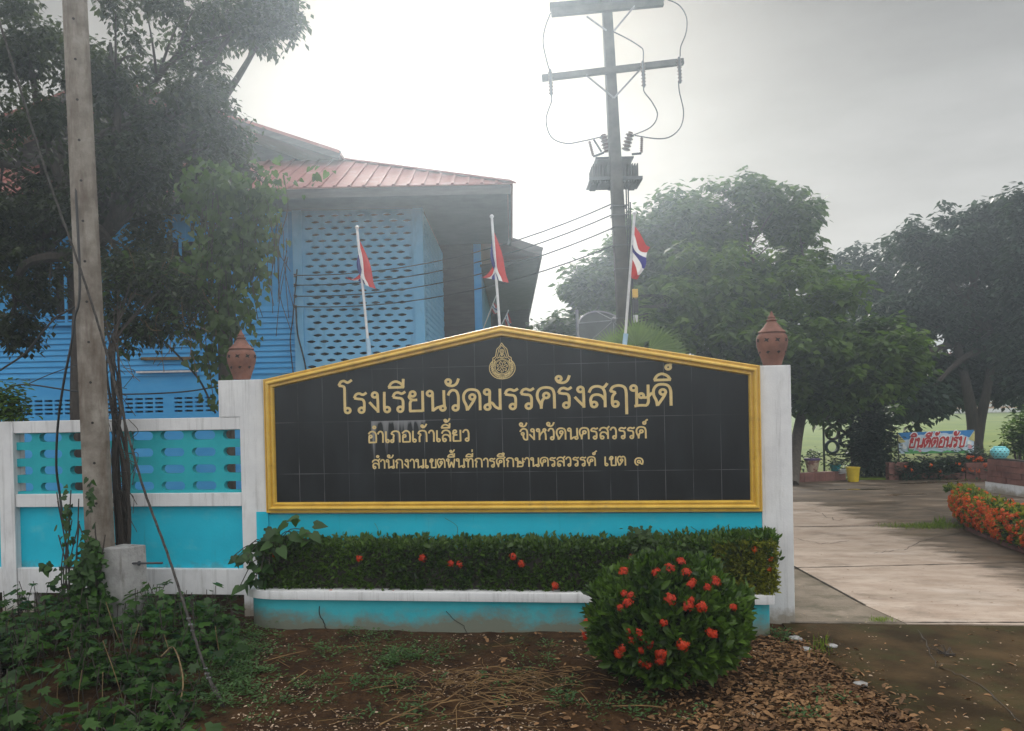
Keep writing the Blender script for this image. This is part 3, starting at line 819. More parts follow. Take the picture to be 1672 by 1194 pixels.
# emblem: bell-shaped crest engraved in gold line
def emblem():
    c = W(820, 597, BY); s = (W(820, 560, BY)[2] - W(820, 620, BY)[2]) / 60.0     # metres per photo pixel
    mb = MB(); cnt = [0]
    def st(pts, w, closed=False, k=5):
        pts = list(pts)
        if closed: pts = pts + [pts[0]]
        q = np.array([p[:2] for p in spline([(a, b, 0) for a, b in pts], k)])
        tg = norm(np.gradient(q, axis=0)); nn = np.stack([-tg[:, 1], tg[:, 0]], 1) * w / 2
        cnt[0] += 1; e = .001 + .0003 * (cnt[0] % 9)
        vs = []
        for a, b in zip(q + nn, q - nn):
            vs += [(c[0] + a[0] * s, BY - e, c[2] + a[1] * s), (c[0] + b[0] * s, BY - e, c[2] + b[1] * s)]
        mb.add(vs, [(2 * j, 2 * j + 1, 2 * j + 3, 2 * j + 2) for j in range(len(q) - 1)])
    def circ(x, y, r, w, a0=0, a1=6.2832, n=20):
        st([(x + r * math.cos(a0 + (a1 - a0) * i / n), y + r * math.sin(a0 + (a1 - a0) * i / n)) for i in range(n + 1)], w, k=2)
    half = [(0, 37), (4, 31), (8, 27), (9.5, 21), (11, 15), (15, 12.5), (15.5, 8), (19, 4), (21, -2), (20.5, -9), (16, -16), (9, -20.5), (0, -22)]
    st(half, 1.3); st([(-x, y) for x, y in half], 1.3)
    inner = [(0, 33), (4.5, 27), (6, 22), (8, 15), (10, 12), (12.5, 9), (13, 3), (12, 0)]
    st(inner, .9); st([(-x, y) for x, y in inner], .9)
    circ(0, 23, 3.4, .9); circ(0, 23, 1.6, .9); circ(0, 17.5, 1.2, .9)
    st([(-5, 15), (-2, 19), (0, 15), (2, 19), (5, 15)], .8); st([(-8, 12), (-4, 14), (0, 12.5), (4, 14), (8, 12)], 1.2)
    circ(0, -2, 11.5, 1.0); circ(0, -2, 13.2, .6); circ(0, -2, 17.6, .7, 2.5, 6.9)
    for i in range(7):                                                # curling wheel spokes inside the ring
        a = i * 2 * math.pi / 7 + .3
        f = lambda r, da: (r * math.cos(a + da), -2 + r * math.sin(a + da))
        st([f(2.5, 0), f(5, .25), f(8, .1), f(9, -.25), f(7.2, -.35), f(6.5, -.1)], 1.0)
    circ(0, -2, 1.6, .8)
    for i in range(22):                                               # flame curls round the rim
        a = math.radians(158 + i * 224 / 21)
        f = lambda r, da: (r * math.cos(a + da), -2 + r * math.sin(a + da))
        st([f(14, -.07), f(15.6, .05), f(17, -.02), f(16, -.1)], .8)
        st([f(18, -.06), f(19, .05), f(18.4, .1)], .6)
    for sx in (-1, 1):
        st([(sx * 16.5, 6), (sx * 14.5, 1), (sx * 16, -4), (sx * 13.5, -8)], 1.0); st([(sx * 14, 10), (sx * 11, 7), (sx * 13, 4)], 1.0)
        st([(sx * 3, -16), (sx * 7, -14.5), (sx * 11, -12.5), (sx * 12, -10)], 1.4)
    return mb.build('emblem', gold_leaf, board)
emblem()

# ------------------------------------------------------------------ planter in front of the sign
pl = thing('planter', (0, -.25, 0), 'low teal planter with white coping along the foot of the sign', 'planter')
def rounded(x0, x1, y0, y1, rl, rr, n=8):
    q = [(x0, y1)]
    for i in range(n + 1):
        a = math.pi + i / n * math.pi / 2
        q.append((x0 + rl + rl * math.cos(a) * 1.0, y0 + rl * .55 + rl * .55 * math.sin(a)))
    for i in range(n + 1):
        a = -math.pi / 2 + i / n * math.pi / 2
        q.append((x1 - rr + rr * math.cos(a), y0 + rr * .5 + rr * .5 * math.sin(a)))
    q.append((x1, y1))
    return q
body = rounded(-2.63, 2.43, -.46, .008, .4, .08)
MB().prism([(x, y, -.1) for x, y in body], (0, 0, .4)).build('planter_wall', teal_low, pl, smooth=True)
cop = rounded(-2.68, 2.47, -.50, .006, .42, .08)
MB().prism([(x, y, .302) for x, y in cop], (0, 0, .085)).build('coping', white, pl, bevel=.006, smooth=True)
def crack(pts, w):
    mb = MB()
    for a, b in zip(pts, pts[1:]):
        mb.bar(a, b, w, .004, up=(0, 1, 0))
    return mb
def crack_line(px, n=12):
    q = []
    for (x0, y0), (x1, y1) in zip(px, px[1:]):
        for i in range(4):
            t = i / 4
            p = W(x0 + (x1 - x0) * t + random.uniform(-1.2, 1.2), y0 + (y1 - y0) * t, -.463); q.append(p)
    return q
crack(crack_line([(521, 990), (523, 1005), (530, 1020), (536, 1034)]), .008).build('crack', dark, pl)
crack(crack_line([(728, 998), (742, 1012), (757, 1022), (764, 1036)]), .004).build('crack', dark, pl)

# ------------------------------------------------------------------ fence
fe = thing('fence', (-4.2, .1, 0), 'white and teal concrete fence with rows of oval openings left of the sign', 'fence')
def holes_panel(mb, cells, th, shape, org, ux, uy, uz):
    """cells: list of (x0,x1,z0,z1,cx,cz); each a slab piece with an opening through it"""
    for (x0, x1, z0, z1, cx, cz) in cells:
        h = np.array(shape) + (cx, cz)
        n = len(h)
        a0 = math.atan2(z1 - z0, x1 - x0)
        ang = np.arctan2(h[:, 1] - cz, h[:, 0] - cx)
        out = []
        for a in ang:
            c, s = math.cos(a), math.sin(a)
            t = min(((x1 - cx) if c > 0 else (x0 - cx)) / c if abs(c) > 1e-9 else 1e9, ((z1 - cz) if s > 0 else (z0 - cz)) / s if abs(s) > 1e-9 else 1e9)
            out.append((cx + c * t, cz + s * t))
        # corners belong to the nearest ray
        out = np.array(out)
        for cxn, czn in ((x0, z0), (x1, z0), (x1, z1), (x0, z1)):
            j = np.argmin(np.abs(np.angle(np.exp(1j * (ang - math.atan2(czn - cz, cxn - cx))))))
            out[j] = (cxn, czn)
        vs = []
        for y in (0, th):
            for q in (out, h):
                for px_, pz_ in q:
                    vs.append(org + ux * px_ + uy * y + uz * pz_)
        fs = []
        for i in range(n):
            j = (i + 1) % n
            fs += [(i, j, n + j, n + i), (2 * n + i, 3 * n + i, 3 * n + j, 2 * n + j), (n + i, n + j, 3 * n + j, 3 * n + i)]
        mb.add(vs, fs)
stad = []
for sx, a0 in ((1, -90), (-1, 90)):
    for i in range(7):
        a = math.radians(a0 + 30 * i)
        stad.append((sx * .088 + .047 * math.cos(a), .047 * math.sin(a)))
EX, EY, EZ = np.array([1., 0, 0]), np.array([0, 1., 0]), np.array([0, 0, 1.])
def bay(x0, x1, xs):
    mb = MB(); cells = []
    for x in xs:
        for kz in range(4):
            z = 1.375 + .18 * kz
            cells.append((x - .1775, x + .1775, z - .09 if kz else 1.29, z + .09 if kz < 3 else 2.0, x, z))
    holes_panel(mb, cells, .07, stad, np.array([0, .045, 0]), EX, EY, EZ)
    mb.build('breeze_block_panel', teal_block, fe)
    MB().box((x0 - .01, .07, .48), (x1 + .01, .11, 1.17)).build('lower_panel', teal, fe)
    for z0, z1, nm in ((1.97, 2.1, 'top_beam'), (1.16, 1.30, 'middle_beam'), (.22, .49, 'bottom_beam')):
        MB().box((x0, .006, z0), (x1, .16, z1)).build(nm, white, fe, bevel=.005)
bay(-5.48, -2.862, [-2.94 - .355 * i for i in range(8)])
bay(-8.35, -5.66, [-5.75 - .355 * i for i in range(8)])
MB().box((-5.66, -.01, -.15), (-5.48, .17, 2.1)).build('post', white, fe, bevel=.005)
MB().box((-8.53, -.01, -.15), (-8.35, .17, 2.1)).build('post', white, fe, bevel=.005)
MB().box((-5.44, .02, -.15), (-5.3, .14, .218)).build('stub_post', white, fe, bevel=.005)

# ------------------------------------------------------------------ terracotta urns
def urn(px, label):
    c = np.array([px, .13, 2.497])
    t = thing('terracotta_urn', c, label, 'urn', 'terracotta lantern urns on the sign pillars')
    pr = [(.085, 0), (.095, .012), (.098, .03), (.112, .07), (.135, .13), (.152, .19), (.158, .24), (.15, .285), (.128, .315), (.1, .325)]
    MB().lathe([(r * .95, z) for r, z in pr], c, 32).build('jar', terra, t, smooth=True)
    lid = [(.128, .318), (.132, .328), (.12, .34), (.1, .355), (.075, .385), (.052, .42), (.043, .43), (.05, .437), (.052, .447), (.036, .455), (.032, .462), (.038, .468), (.036, .478), (.022, .49), (.014, .51), (.004, .535)]
    MB().lathe(lid, c, 28).build('lid', terra, t, smooth=True)
    mb = MB()
    for row, z, nn in ((0, .245, 9), (1, .13, 8)):
        for i in range(nn):
            a = 2 * math.pi * i / nn + row * .3
            r = np.interp(z, [q[1] for q in pr], [q[0] for q in pr]) * .95
            d = np.array([math.cos(a), math.sin(a), 0]); e = np.array([-d[1], d[0], 0])
            p = c + d * (r + .0008) + EZ * z
            for ang in ((.5, 2.3) if row == 0 else (1.57, .2)):
                w = e * math.cos(ang) + EZ * math.sin(ang); h = np.cross(d, w)
                L_ = .024 if row == 0 else .017
                mb.add([p - w * L_ * 1.3, p - h * .012, p + w * L_ * 1.3, p + h * .012 + d * .002], [(0, 1, 2, 3)])
    mb.build('cut_out', dark, t)
urn(-2.885, 'terracotta urn with pointed lid on the left pillar, by the hanging vines')
urn(2.60, 'terracotta urn with pointed lid on the right pillar, before the green trees')

# ------------------------------------------------------------------ flags on the sign
fl_red = mat('flag_red', (.42, .05, .05), .85, var=.1); fl_white = mat('flag_white', (.7, .7, .7), .85, var=.06); fl_blue = mat('flag_blue', (.05, .05, .22), .85, var=.1)
for mm_ in (fl_red, fl_white, fl_blue):
    nn_ = mm_.node_tree; pr_ = nn_.nodes['Principled BSDF']
    tr_ = nn_.nodes.new('ShaderNodeBsdfTranslucent'); ms_ = nn_.nodes.new('ShaderNodeMixShader'); ms_.inputs[0].default_value = .45
    nn_.links.new(pr_.inputs['Base Color'].links[0].from_socket, tr_.inputs['Color'])
    nn_.links.new(pr_.outputs[0], ms_.inputs[1]); nn_.links.new(tr_.outputs[0], ms_.inputs[2]); nn_.links.new(ms_.outputs[0], nn_.nodes['Material Output'].inputs['Surface'])
polem = mat('white_pipe', (.6, .6, .62), .5, scale=15)
socketm = mat('pale_blue_pipe', (.3, .45, .6), .6)
def flag(base, top, sock, hoist, drop, label, d=None, y=.2, plane=None, r=.014, fold=.05):
    fn = (lambda p: W(*p, y)) if d is None else (lambda p: P(*p, d))
    a, b = fn(base), fn(top)
    t = thing('flagpole', a, label, 'flag', 'national flags on slim poles')
    MB().tube([a, b], r, 10).lathe([(r * 1.5, 0), (r * 1.7, .012), (r * .6, .03)], b, 10).build('pole', polem, t, smooth=True)
    if sock:
        s = fn(sock)
        MB().tube([a - (s - a) * .3, s], r * 1.75, 10).build('socket', socketm, t, smooth=True)
    h0, h1 = fn(hoist[0]), fn(hoist[1])
    nu, nv = 18, 24
    vs, fs, mi = [], [], []
    dc = [fn(q) for q in drop]                                   # fly corners: upper, lower
    for i in range(nu + 1):
        s = i / nu
        hp = h0 + (h1 - h0) * s; fp = dc[0] + (dc[1] - dc[0]) * s
        for j in range(nv + 1):
            q = j / nv
            p = hp + (fp - hp) * q
            amp = fold * math.sin(math.pi * min(q * 1.2, 1)) + fold * .5 * q
            p = p + AY * amp * math.sin(s * 7.5 + q * 3.0) + AX * amp * .7 * math.sin(s * 8 + 1.2 + q * 2) + EZ * (-.05 * math.sin(math.pi * q) * (1 + .5 * math.sin(s * 9)))
            vs.append(p)
    for i in range(nu):
        for j in range(nv):
            fs.append((i * (nv + 1) + j, i * (nv + 1) + j + 1, (i + 1) * (nv + 1) + j + 1, (i + 1) * (nv + 1) + j))
            mi.append((0, 1, 2, 2, 1, 0)[i * 6 // nu])
    mb = MB(); mb.add(vs, fs); mb.mi = mi
    mb.build('flag_cloth', [fl_red, fl_white, fl_blue], t, smooth=True, sharp=180)
flag((603, 580), (583, 373), (600.5, 553), ((584, 386), (590, 440)), ((614, 472), (566, 452)), 'drooping striped flag on a white pole over the left slope of the sign')
flag((816, 534), (803, 355), None, ((802, 368), (806, 430)), ((831, 462), (785, 452)), 'striped flag on a white pole behind the peak of the sign')
flag((1020, 562), (1036, 350), (1022, 545), ((1034, 366), (1029, 430)), ((1062, 404), (1044, 456)), 'red and white flag on a white pole beside the transformer pole')

# ------------------------------------------------------------------ school house (its own axes, two storeys, hipped skirt roof and gable)
sh = thing('school_house', B(-1.6, 15, 0), 'blue two storey school house with breeze block wall and red tin roof behind the sign', 'house')
V0, V1 = 2.83, 4.10
mb = MB()
mb.bbox(-9.9, 15.0, -.2, -4.02, 15.2, 2.12); mb.bbox(-9.9, 15.0, 2.44, -4.02, 15.2, V0)
mb.bbox(-9.9, 15.0, 2.12, -9.2, 15.2, 2.44); mb.bbox(-6.55, 15.0, 2.12, -6.38, 15.2, 2.44); mb.bbox(-5.6, 15.0, 2.12, -4.02, 15.2, 2.44)
mb.bbox(-4.02, 15.0, -.2, -1.62, 15.2, 2.7)
mb.bbox(-9.9, 15.03, V0, -4.02, 15.2, 6.0)
mb.build('front_wall', blue, sh)
# pierced vents low on the wall
slot = [(-.075, -.018), (.075, -.018), (.075, .018), (-.075, .018)]
for x0, x1 in ((-9.2, -6.55), (-6.38, -5.6)):
    nc = round((x1 - x0) / .195); w = (x1 - x0) / nc
    cells = []
    for i in range(nc):
        for j in range(4):
            z = 2.16 + .08 * j
            cells.append((x0 + w * i, x0 + w * (i + 1), z - .04, z + .04, x0 + w * (i + .5), z))
    mb = MB(); holes_panel(mb, cells, .1, slot, B(0, 15.0, 0), AX, AY, EZ)
    mb.build('vent_grille', blue, sh)
# horizontal lap siding and vertical boards
mb = MB()
nz_ = 12
for i in range(nz_):
    z0 = V0 + (V1 - V0) * i / nz_; z1 = V0 + (V1 - V0) * (i + 1) / nz_
    mb.hexa([B(-9.9, 14.975, z0), B(-4.03, 14.975, z0), B(-4.03, 15.03, z0), B(-9.9, 15.03, z0), B(-9.9, 15.005, z1 - .004), B(-4.03, 15.005, z1 - .004), B(-4.03, 15.03, z1 - .004), B(-9.9, 15.03, z1 - .004)])
mb.build('lap_siding', blue, sh)
mb = MB()
x = -9.9
while x < -4.06:
    mb.bbox(x, 15.005 + .006 * (int(x * 50) % 2), V1, min(x + .155, -4.03), 15.03, 5.98); x += .16
mb.build('vertical_boards', blue, sh)
# windows on the upper floor
for (px0, px1, py0, py1) in ((88, 132, 430, 528), (250, 345, 395, 520)):
    a, b = P(px0, py1, 15), P(px1, py0, 15)
    l0, l1 = (a - CAM) @ AX, (b - CAM) @ AX
    z0, z1 = a[2], b[2]
    f = MB().bbox(l0, 14.94, z0, l0 + .07, 15.02, z1).bbox(l1 - .07, 14.94, z0, l1, 15.02, z1).bbox(l0, 14.94, z1, l1, 15.02, z1 + .07).bbox(l0 - .05, 14.9, z0 - .06, l1 + .05, 15.02, z0).build('window', blue, sh)
    MB().bbox(l0 + .07, 14.985, z0, l1 - .07, 15.004, z1).build('pane', dark, f)
    nb = max(2, int((l1 - l0) / .28))
    mb = MB()
    for i in range(1, nb): mb.bbox(l0 + (l1 - l0) * i / nb - .025, 14.96, z0, l0 + (l1 - l0) * i / nb + .025, 14.99, z1)
    mb.build('mullion', blue, f)
# corner columns and breeze block bay
mb = MB().bbox(-4.04, 14.93, -.2, -3.87, 15.2, 6.0)
mb.build('column', blue_hazed, sh)
MB().bbox(-1.78, 14.93, -.2, -1.6, 15.2, 6.0).build('column', blue_hazed, sh)
hexo = [(a_ * .74, b_ * .66) for a_, b_ in ((-.115, 0), (-.095, -.022), (-.055, -.03), (-.03, -.042), (.03, -.042), (.055, -.03), (.095, -.022), (.115, 0), (.095, .022), (.055, .03), (.03, .042), (-.03, .042), (-.055, .03), (-.095, .022))]
mb = MB(); cells = []
pw, ph = 2.09 / 8.5, .118
zc = 2.7
row = 0
while zc + ph / 2 < 5.96:
    off = pw / 2 if row % 2 else 0.0
    x = -3.87 + off
    if off: mb.bbox(-3.87, 14.98, zc - ph / 2, -3.87 + off, 15.05, zc + ph / 2)
    while x + pw <= -1.775:
        cells.append((x, x + pw, zc - ph / 2, zc + ph / 2, x + pw / 2, zc)); x += pw
    if x < -1.785: mb.bbox(x, 14.98, zc - ph / 2, -1.78, 15.05, zc + ph / 2)
    zc += ph; row += 1
mb.bbox(-3.87, 14.98, zc - ph / 2, -1.78, 15.05, 6.0)
holes_panel(mb, cells, .07, hexo, B(0, 14.98, 0), AX, AY, EZ)
mb.build('breeze_block_wall', blue_hazed, sh)
mb = MB(); cells = []
zc, row = 2.7, 0
while zc + ph / 2 < 5.9:
    y = (pw / 2 if row % 2 else 0.0)
    while y + pw < 4.3:
        cells.append((y, y + pw, zc - ph / 2, zc + ph / 2, y + pw / 2, zc)); y += pw
    zc += ph; row += 1
holes_panel(mb, cells, -.07, hexo, B(-1.6, 15.2, 0), AY, AX, EZ)
mb.build('side_breeze_block_wall', blue_hazed, sh)
mb = MB()
mb.bbox(-1.78, 15.2, -.2, -1.605, 19.5, 2.6)
mb.build('side_wall', blue_hazed, sh)
MB().bbox(-9.85, 19.3, -.2, -1.7, 19.5, 6.0).build('rear_wall', wood_dark, sh)
MB().bbox(-9.85, 15.25, 2.68, -1.8, 19.28, 2.78).build('floor_slab', wood_dark, sh)
MB().bbox(-4.3, 15.3, 2.78, -4.2, 19.28, 5.95).build('inner_wall', wood_dark, sh)
# rear wing
MB().bbox(-9.9, 15.21, -.2, -9.8, 19.5, 6.0).build('end_wall', blue, sh)
MB().bbox(-9.78, 15.22, 5.9, -1.7, 19.28, 5.96).build('ceiling', wood_dark, sh)
MB().bbox(-.72, 30, -.2, .72, 30.2, 5.9).build('wing_end_wall', wood_dark, sh)
MB().bbox(-2.2, 19.52, -.2, -.86, 19.7, 6.1).build('wing_front_wall', wood_dark, sh)
MB().bbox(-.86, 19.5, -.2, -.68, 19.7, 6.1).build('post', blue, sh)
MB().bbox(-.86, 19.72, -.2, -.74, 33, 6.0).build('wing_side_wall', blue, sh)
# roof: skirt with corrugated sheets
ZE, ZT = 5.98, 7.12
XR, DF, XT, DT = .1, 13.8, -3.35, 16.0
def front_pt(x, t):                                                    # t 0 eave .. 1 top
    return B(x, DF + (DT - DF) * t, ZE + (ZT - ZE) * t)
mb = MB()
vs = [front_pt(-11.5, 0), front_pt(XR, 0), front_pt(XT, 1), front_pt(-11.5, 1)]
low = [q - np.array([0, 0, .02]) for q in vs]
mb.hexa(low + vs)
x = -11.4
while x < XR - .02:
    t1 = 1.0 if x <= XT else (XR - x) / (XR - XT)
    if t1 > .03:
        mb.bar(front_pt(x, -.012) + EZ * .012, front_pt(x, t1) + EZ * .012, .05, .034)
    x += .255
mb.build('front_roof', tin, sh)
mb = MB()
q = [B(XR, DF, ZE), B(XR, 18.5, ZE), B(XT, 18.5, ZT), B(XT, DT, ZT)]
mb.hexa([p - np.array([0, 0, .02]) for p in q] + q)
mb.bar(B(XR, DF, ZE + .02), B(XT, DT, ZT + .02), .2, .03)
mb.build('side_roof', tin, sh)
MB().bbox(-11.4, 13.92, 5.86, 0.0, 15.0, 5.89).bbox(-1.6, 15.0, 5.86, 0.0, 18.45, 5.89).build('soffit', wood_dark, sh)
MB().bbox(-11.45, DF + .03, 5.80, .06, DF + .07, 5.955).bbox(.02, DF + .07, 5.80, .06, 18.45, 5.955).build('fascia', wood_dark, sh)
# main gable above the skirt
gd = 15.3
ax_l, ax_z = -7.6, 8.62
r0 = B(-3.2, gd, 7.09); ra = B(ax_l, gd, ax_z); l0 = B(-12.0, gd, 7.09)
bk = AY * 9
mb = MB()
mb.hexa([r0 - EZ * .06, r0 + bk - EZ * .06, ra + bk - EZ * .06, ra - EZ * .06, r0, r0 + bk, ra + bk, ra])
mb.hexa([ra - EZ * .06, ra + bk - EZ * .06, l0 + bk - EZ * .06, l0 - EZ * .06, ra, ra + bk, l0 + bk, l0])
mb.build('gable_roof', tin, sh)
MB().bar(r0 - EZ * .1 + AY * .02, ra - EZ * .1 + AY * .02, .03, .16).bar(l0 - EZ * .1 + AY * .02, ra - EZ * .1 + AY * .02, .03, .16).build('bargeboard', wood_dark, sh)
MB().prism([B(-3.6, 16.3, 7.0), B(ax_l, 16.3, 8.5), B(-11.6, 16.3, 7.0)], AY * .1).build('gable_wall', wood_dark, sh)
# rear wing roof
wa, wb = B(.8, 19.0, 5.86), B(-5.0, 19.0, 7.9)
wk = AY * 14
MB().hexa([wa - EZ * .05, wa + wk - EZ * .05, wb + wk - EZ * .05, wb - EZ * .05, wa, wa + wk, wb + wk, wb]).build('wing_roof', tin, sh)
MB().bar(wa - EZ * .11, wb - EZ * .11, .04, .2).bar(wa - EZ * .13 - AX * .02, wa + wk - EZ * .13 - AX * .02, .03, .2).build('wing_fascia', wood_dark, sh)
MB().hexa([B(-.7, 19.3, 5.5), B(.74, 19.3, 5.68), B(.74, 33, 5.68), B(-.7, 33, 5.5), B(-.7, 19.3, 5.53), B(.74, 19.3, 5.71), B(.74, 33, 5.71), B(-.7, 33, 5.53)]).build('wing_soffit', wood_dark, sh)
# insulator rack on the corner column
for py in (450, 466, 484, 501):
    MB().lathe([(.02, -.03), (.035, -.02), (.02, 0), (.035, .02), (.015, .03)], P(482, py, 14.9), 8).build('insulator', porc, sh, smooth=True)
# things on the wall
def on_wall(name, a, b, w, h, mt, label, cat):
    o = MB().bar(P(*a, 14.94), P(*b, 14.94), .05, h).build(name, mt, origin=P(*a, 14.94))
    tag(o, label, cat)
on_wall('wooden_plank', (231, 586), (326, 585), .05, .055, stem_m, 'weathered wooden plank fixed along the blue siding above the white tube', 'plank')
on_wall('light_tube', (223, 608), (323, 606), .05, .035, polem, 'thin white light tube fixed along the lower edge of the blue siding', 'light tube')
# small flags leaning by the rear wing
def small_flag(a, b, h, dr, label):
    flag(a, b, None, h, dr, label, d=18.8, r=.012, fold=.03)
small_flag((788, 540), (812, 478), ((806, 494), (802, 504)), ((815, 498), (812, 512)), 'tiny flag on a slanted white stick before the dark house front')
small_flag((812, 545), (830, 508), ((829, 510), (824, 522)), ((836, 527), (831, 533)), 'tiny flag low beside the sign peak, lowest of the small sticks')

# ------------------------------------------------------------------ concrete power pole with transformer
D = 14.0
pp = thing('power_pole', np.array([*P(1030, 700, D)[:2], 0]), 'tall concrete power pole with two crossarms behind the sign', 'power pole')
top = P(988, -40, D); bot = P(1034, 800, D); bot = bot + (bot - top) * ((bot[2] + .2) / (top[2] - bot[2]))
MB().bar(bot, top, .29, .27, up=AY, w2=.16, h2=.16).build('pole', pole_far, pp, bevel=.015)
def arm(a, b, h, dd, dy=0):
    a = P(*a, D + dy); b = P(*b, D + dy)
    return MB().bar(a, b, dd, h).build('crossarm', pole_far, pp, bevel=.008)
arm((900, 21), (1083, 4), .13, .1, -.16); arm((898, 12), (1084, -4), .13, .1, .2)
a2 = arm((885, 128), (1116, 101), .1, .1, -.16)
def strut(a, b, r=.016, d=-.2):
    return MB().tube([P(*a, D + d), P(*b, D + d)], r, 6).build('brace', steel, pp)
strut((958, 27), (990, 50)); strut((1036, 10), (1003, 50)); strut((957, 123), (1002, 160)); strut((1044, 115), (1003, 160))
# boxes and band clamps
for px, py, w, h, mt in ((1036, 480, .1, .15, MATS['gold_paint']), (1037, 500, .09, .22, darksteel), (1037, 521, .08, .12, polem)):
    c = P(px, py, D - .05)
    MB().bbox((c - CAM) @ AX - w / 2, D - .12, c[2] - h / 2, (c - CAM) @ AX + w / 2, D + .05, c[2] + h / 2).build('meter_box', mt, pp, bevel=.008)
for py in (338, 353, 372, 402, 440, 520):
    px = 990 + 30 * py / 560
    c = P(px + 2, py, D)
    MB().bar(c - EZ * .008, c + EZ * .008, .285, .265, up=AY).build('clamp', darksteel, pp)
mb = MB()
for k, (y0, y1) in enumerate(((300, 560), (300, 560), (330, 560))):
    mb.tube(spline([P(1022 + k * 3.5, y0, D - .12), P(1026 + k * 3, (y0 + y1) / 2, D - .1), P(1032 + k * 5, y1 + 40, D - .16)], 6), .012, 6)
mb.build('riser_cable', cable, pp, smooth=True)
mb = MB()
for r in (.18, .22, .26):
    c = P(1062, 492, D + .1)
    mb.tube([c + AX * r * 1.5 * math.cos(a) + EZ * r * .45 * math.sin(a) for a in np.linspace(0, 6.283, 25)], .006, 5, caps=False)
for dy in (0, 5, 10): mb.tube([P(1040, 516 + dy, D), P(1058, 512 + dy, D)], .012, 6)
mb.build('coiled_wire', cable, pp)
# transformer
zq = lambda x, y, d=D: P(860 + x / 3.73, y / 3.73, d)
tf = thing('transformer', zq(560, 1120, D - .25), 'grey finned transformer hung on the power pole under the crossarms', 'transformer')
cx = (zq(560, 1040, D - .38) - CAM) @ AX; z0, z1 = zq(560, 1118)[2], zq(560, 955)[2]
dtk = D + .38
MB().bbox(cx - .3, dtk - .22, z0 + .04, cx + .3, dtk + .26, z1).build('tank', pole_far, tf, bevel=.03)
mb = MB()
for i in range(18):
    x = cx - .39 + .78 * i / 17
    mb.bbox(x - .008, dtk - .34, z0 + .02, x + .008, dtk - .22, z1 - .12)
for s in (-1, 1):
    for i in range(7):
        y = dtk - .2 + .07 * i
        mb.bbox(cx + s * .30 - (.11 if s < 0 else 0), y, z0 + .02, cx + s * .30 + (.11 if s > 0 else 0), y + .012, z1 - .12)
mb.build('fins', pole_far, tf)
MB().bbox(cx - .47, dtk - .36, z0 + .06, cx + .47, dtk + .3, z0 + .12).build('cradle', darksteel, tf)
MB().bbox(cx - .34, dtk - .26, z1, cx + .34, dtk + .3, z1 + .03).build('tank_lid', darksteel, tf, bevel=.01)
def ribbed(a, b, r, name, par, k=7):
    a, b = np.array(a), np.array(b); L_ = np.linalg.norm(b - a)
    pr = []
    for i in range(k):
        pr += [(r * .62, L_ * i / k), (r, L_ * (i + .25) / k), (r * .62, L_ * (i + .6) / k)]
    pr.append((r * .6, L_))
    return MB().lathe(pr, a, 10, axis=b - a).build(name, porc, par, smooth=True)
ribbed(zq(492, 925, dtk), zq(466, 822, dtk), .085, 'bushing', tf, 5); ribbed(zq(602, 915, dtk), zq(632, 808, dtk), .085, 'bushing', tf, 5); ribbed(zq(548, 920, dtk + .1), zq(545, 830, dtk + .1), .055, 'bushing', tf, 5)
ribbed(zq(405, 950, dtk - .2), zq(382, 862, dtk - .2), .035, 'arrester', tf, 8); ribbed(zq(698, 930, dtk - .2), zq(700, 838, dtk - .2), .035, 'arrester', tf, 8)
MB().tube([zq(405, 955, dtk - .2), zq(470, 930, dtk - .2)], .02, 6).tube([zq(698, 935, dtk - .2), zq(640, 940, dtk - .2)], .02, 6).tube([zq(455, 925, dtk), zq(408, 850, dtk - .1)], .018, 6).tube([zq(503, 1120, dtk), zq(503, 1160, dtk)], .03, 6).build('bracket', darksteel, tf)
# fuse cutouts on the lower arm
cols = []
for i, ((x, y), lab) in enumerate((((145, 500), 'fuse cutout at the bare left end of the lower crossarm'), ((709, 450), 'fuse cutout halfway along the right half of the lower crossarm'), ((930, 425), 'dark fuse cutout at the right tip of the lower crossarm'))):
    t = thing('fuse_cutout', zq(x, y, D - .26), lab, 'fuse', 'fuse cutouts on the lower crossarm')
    ribbed(zq(x + 4, y + 75, D - .28), zq(x - 3, y - 70, D - .28), .045, 'insulator', t, 7)
    MB().tube([zq(x + 6, y + 80, D - .36), zq(x - 2, y - 75, D - .36)], .02, 6).tube([zq(x - 3, y - 72, D - .36), zq(x - 3, y - 72, D - .2)], .022, 6).tube([zq(x + 5, y + 78, D - .36), zq(x + 5, y + 78, D - .26)], .022, 6).tube([zq(x, y, D - .3), zq(x, y, D - .1)], .03, 6).build('fuse_tube', darksteel, t)
def wire(name, pts, r, label, cat, group=None, mt=None, n=5, k=6, smooth=True):
    o = MB().tube(spline(pts, k) if smooth else pts, r, n).build(name, mt or cable, origin=pts[0], smooth=True)
    return tag(o, label, cat, group)
jl = 'jumper wires between crossarms and transformer'
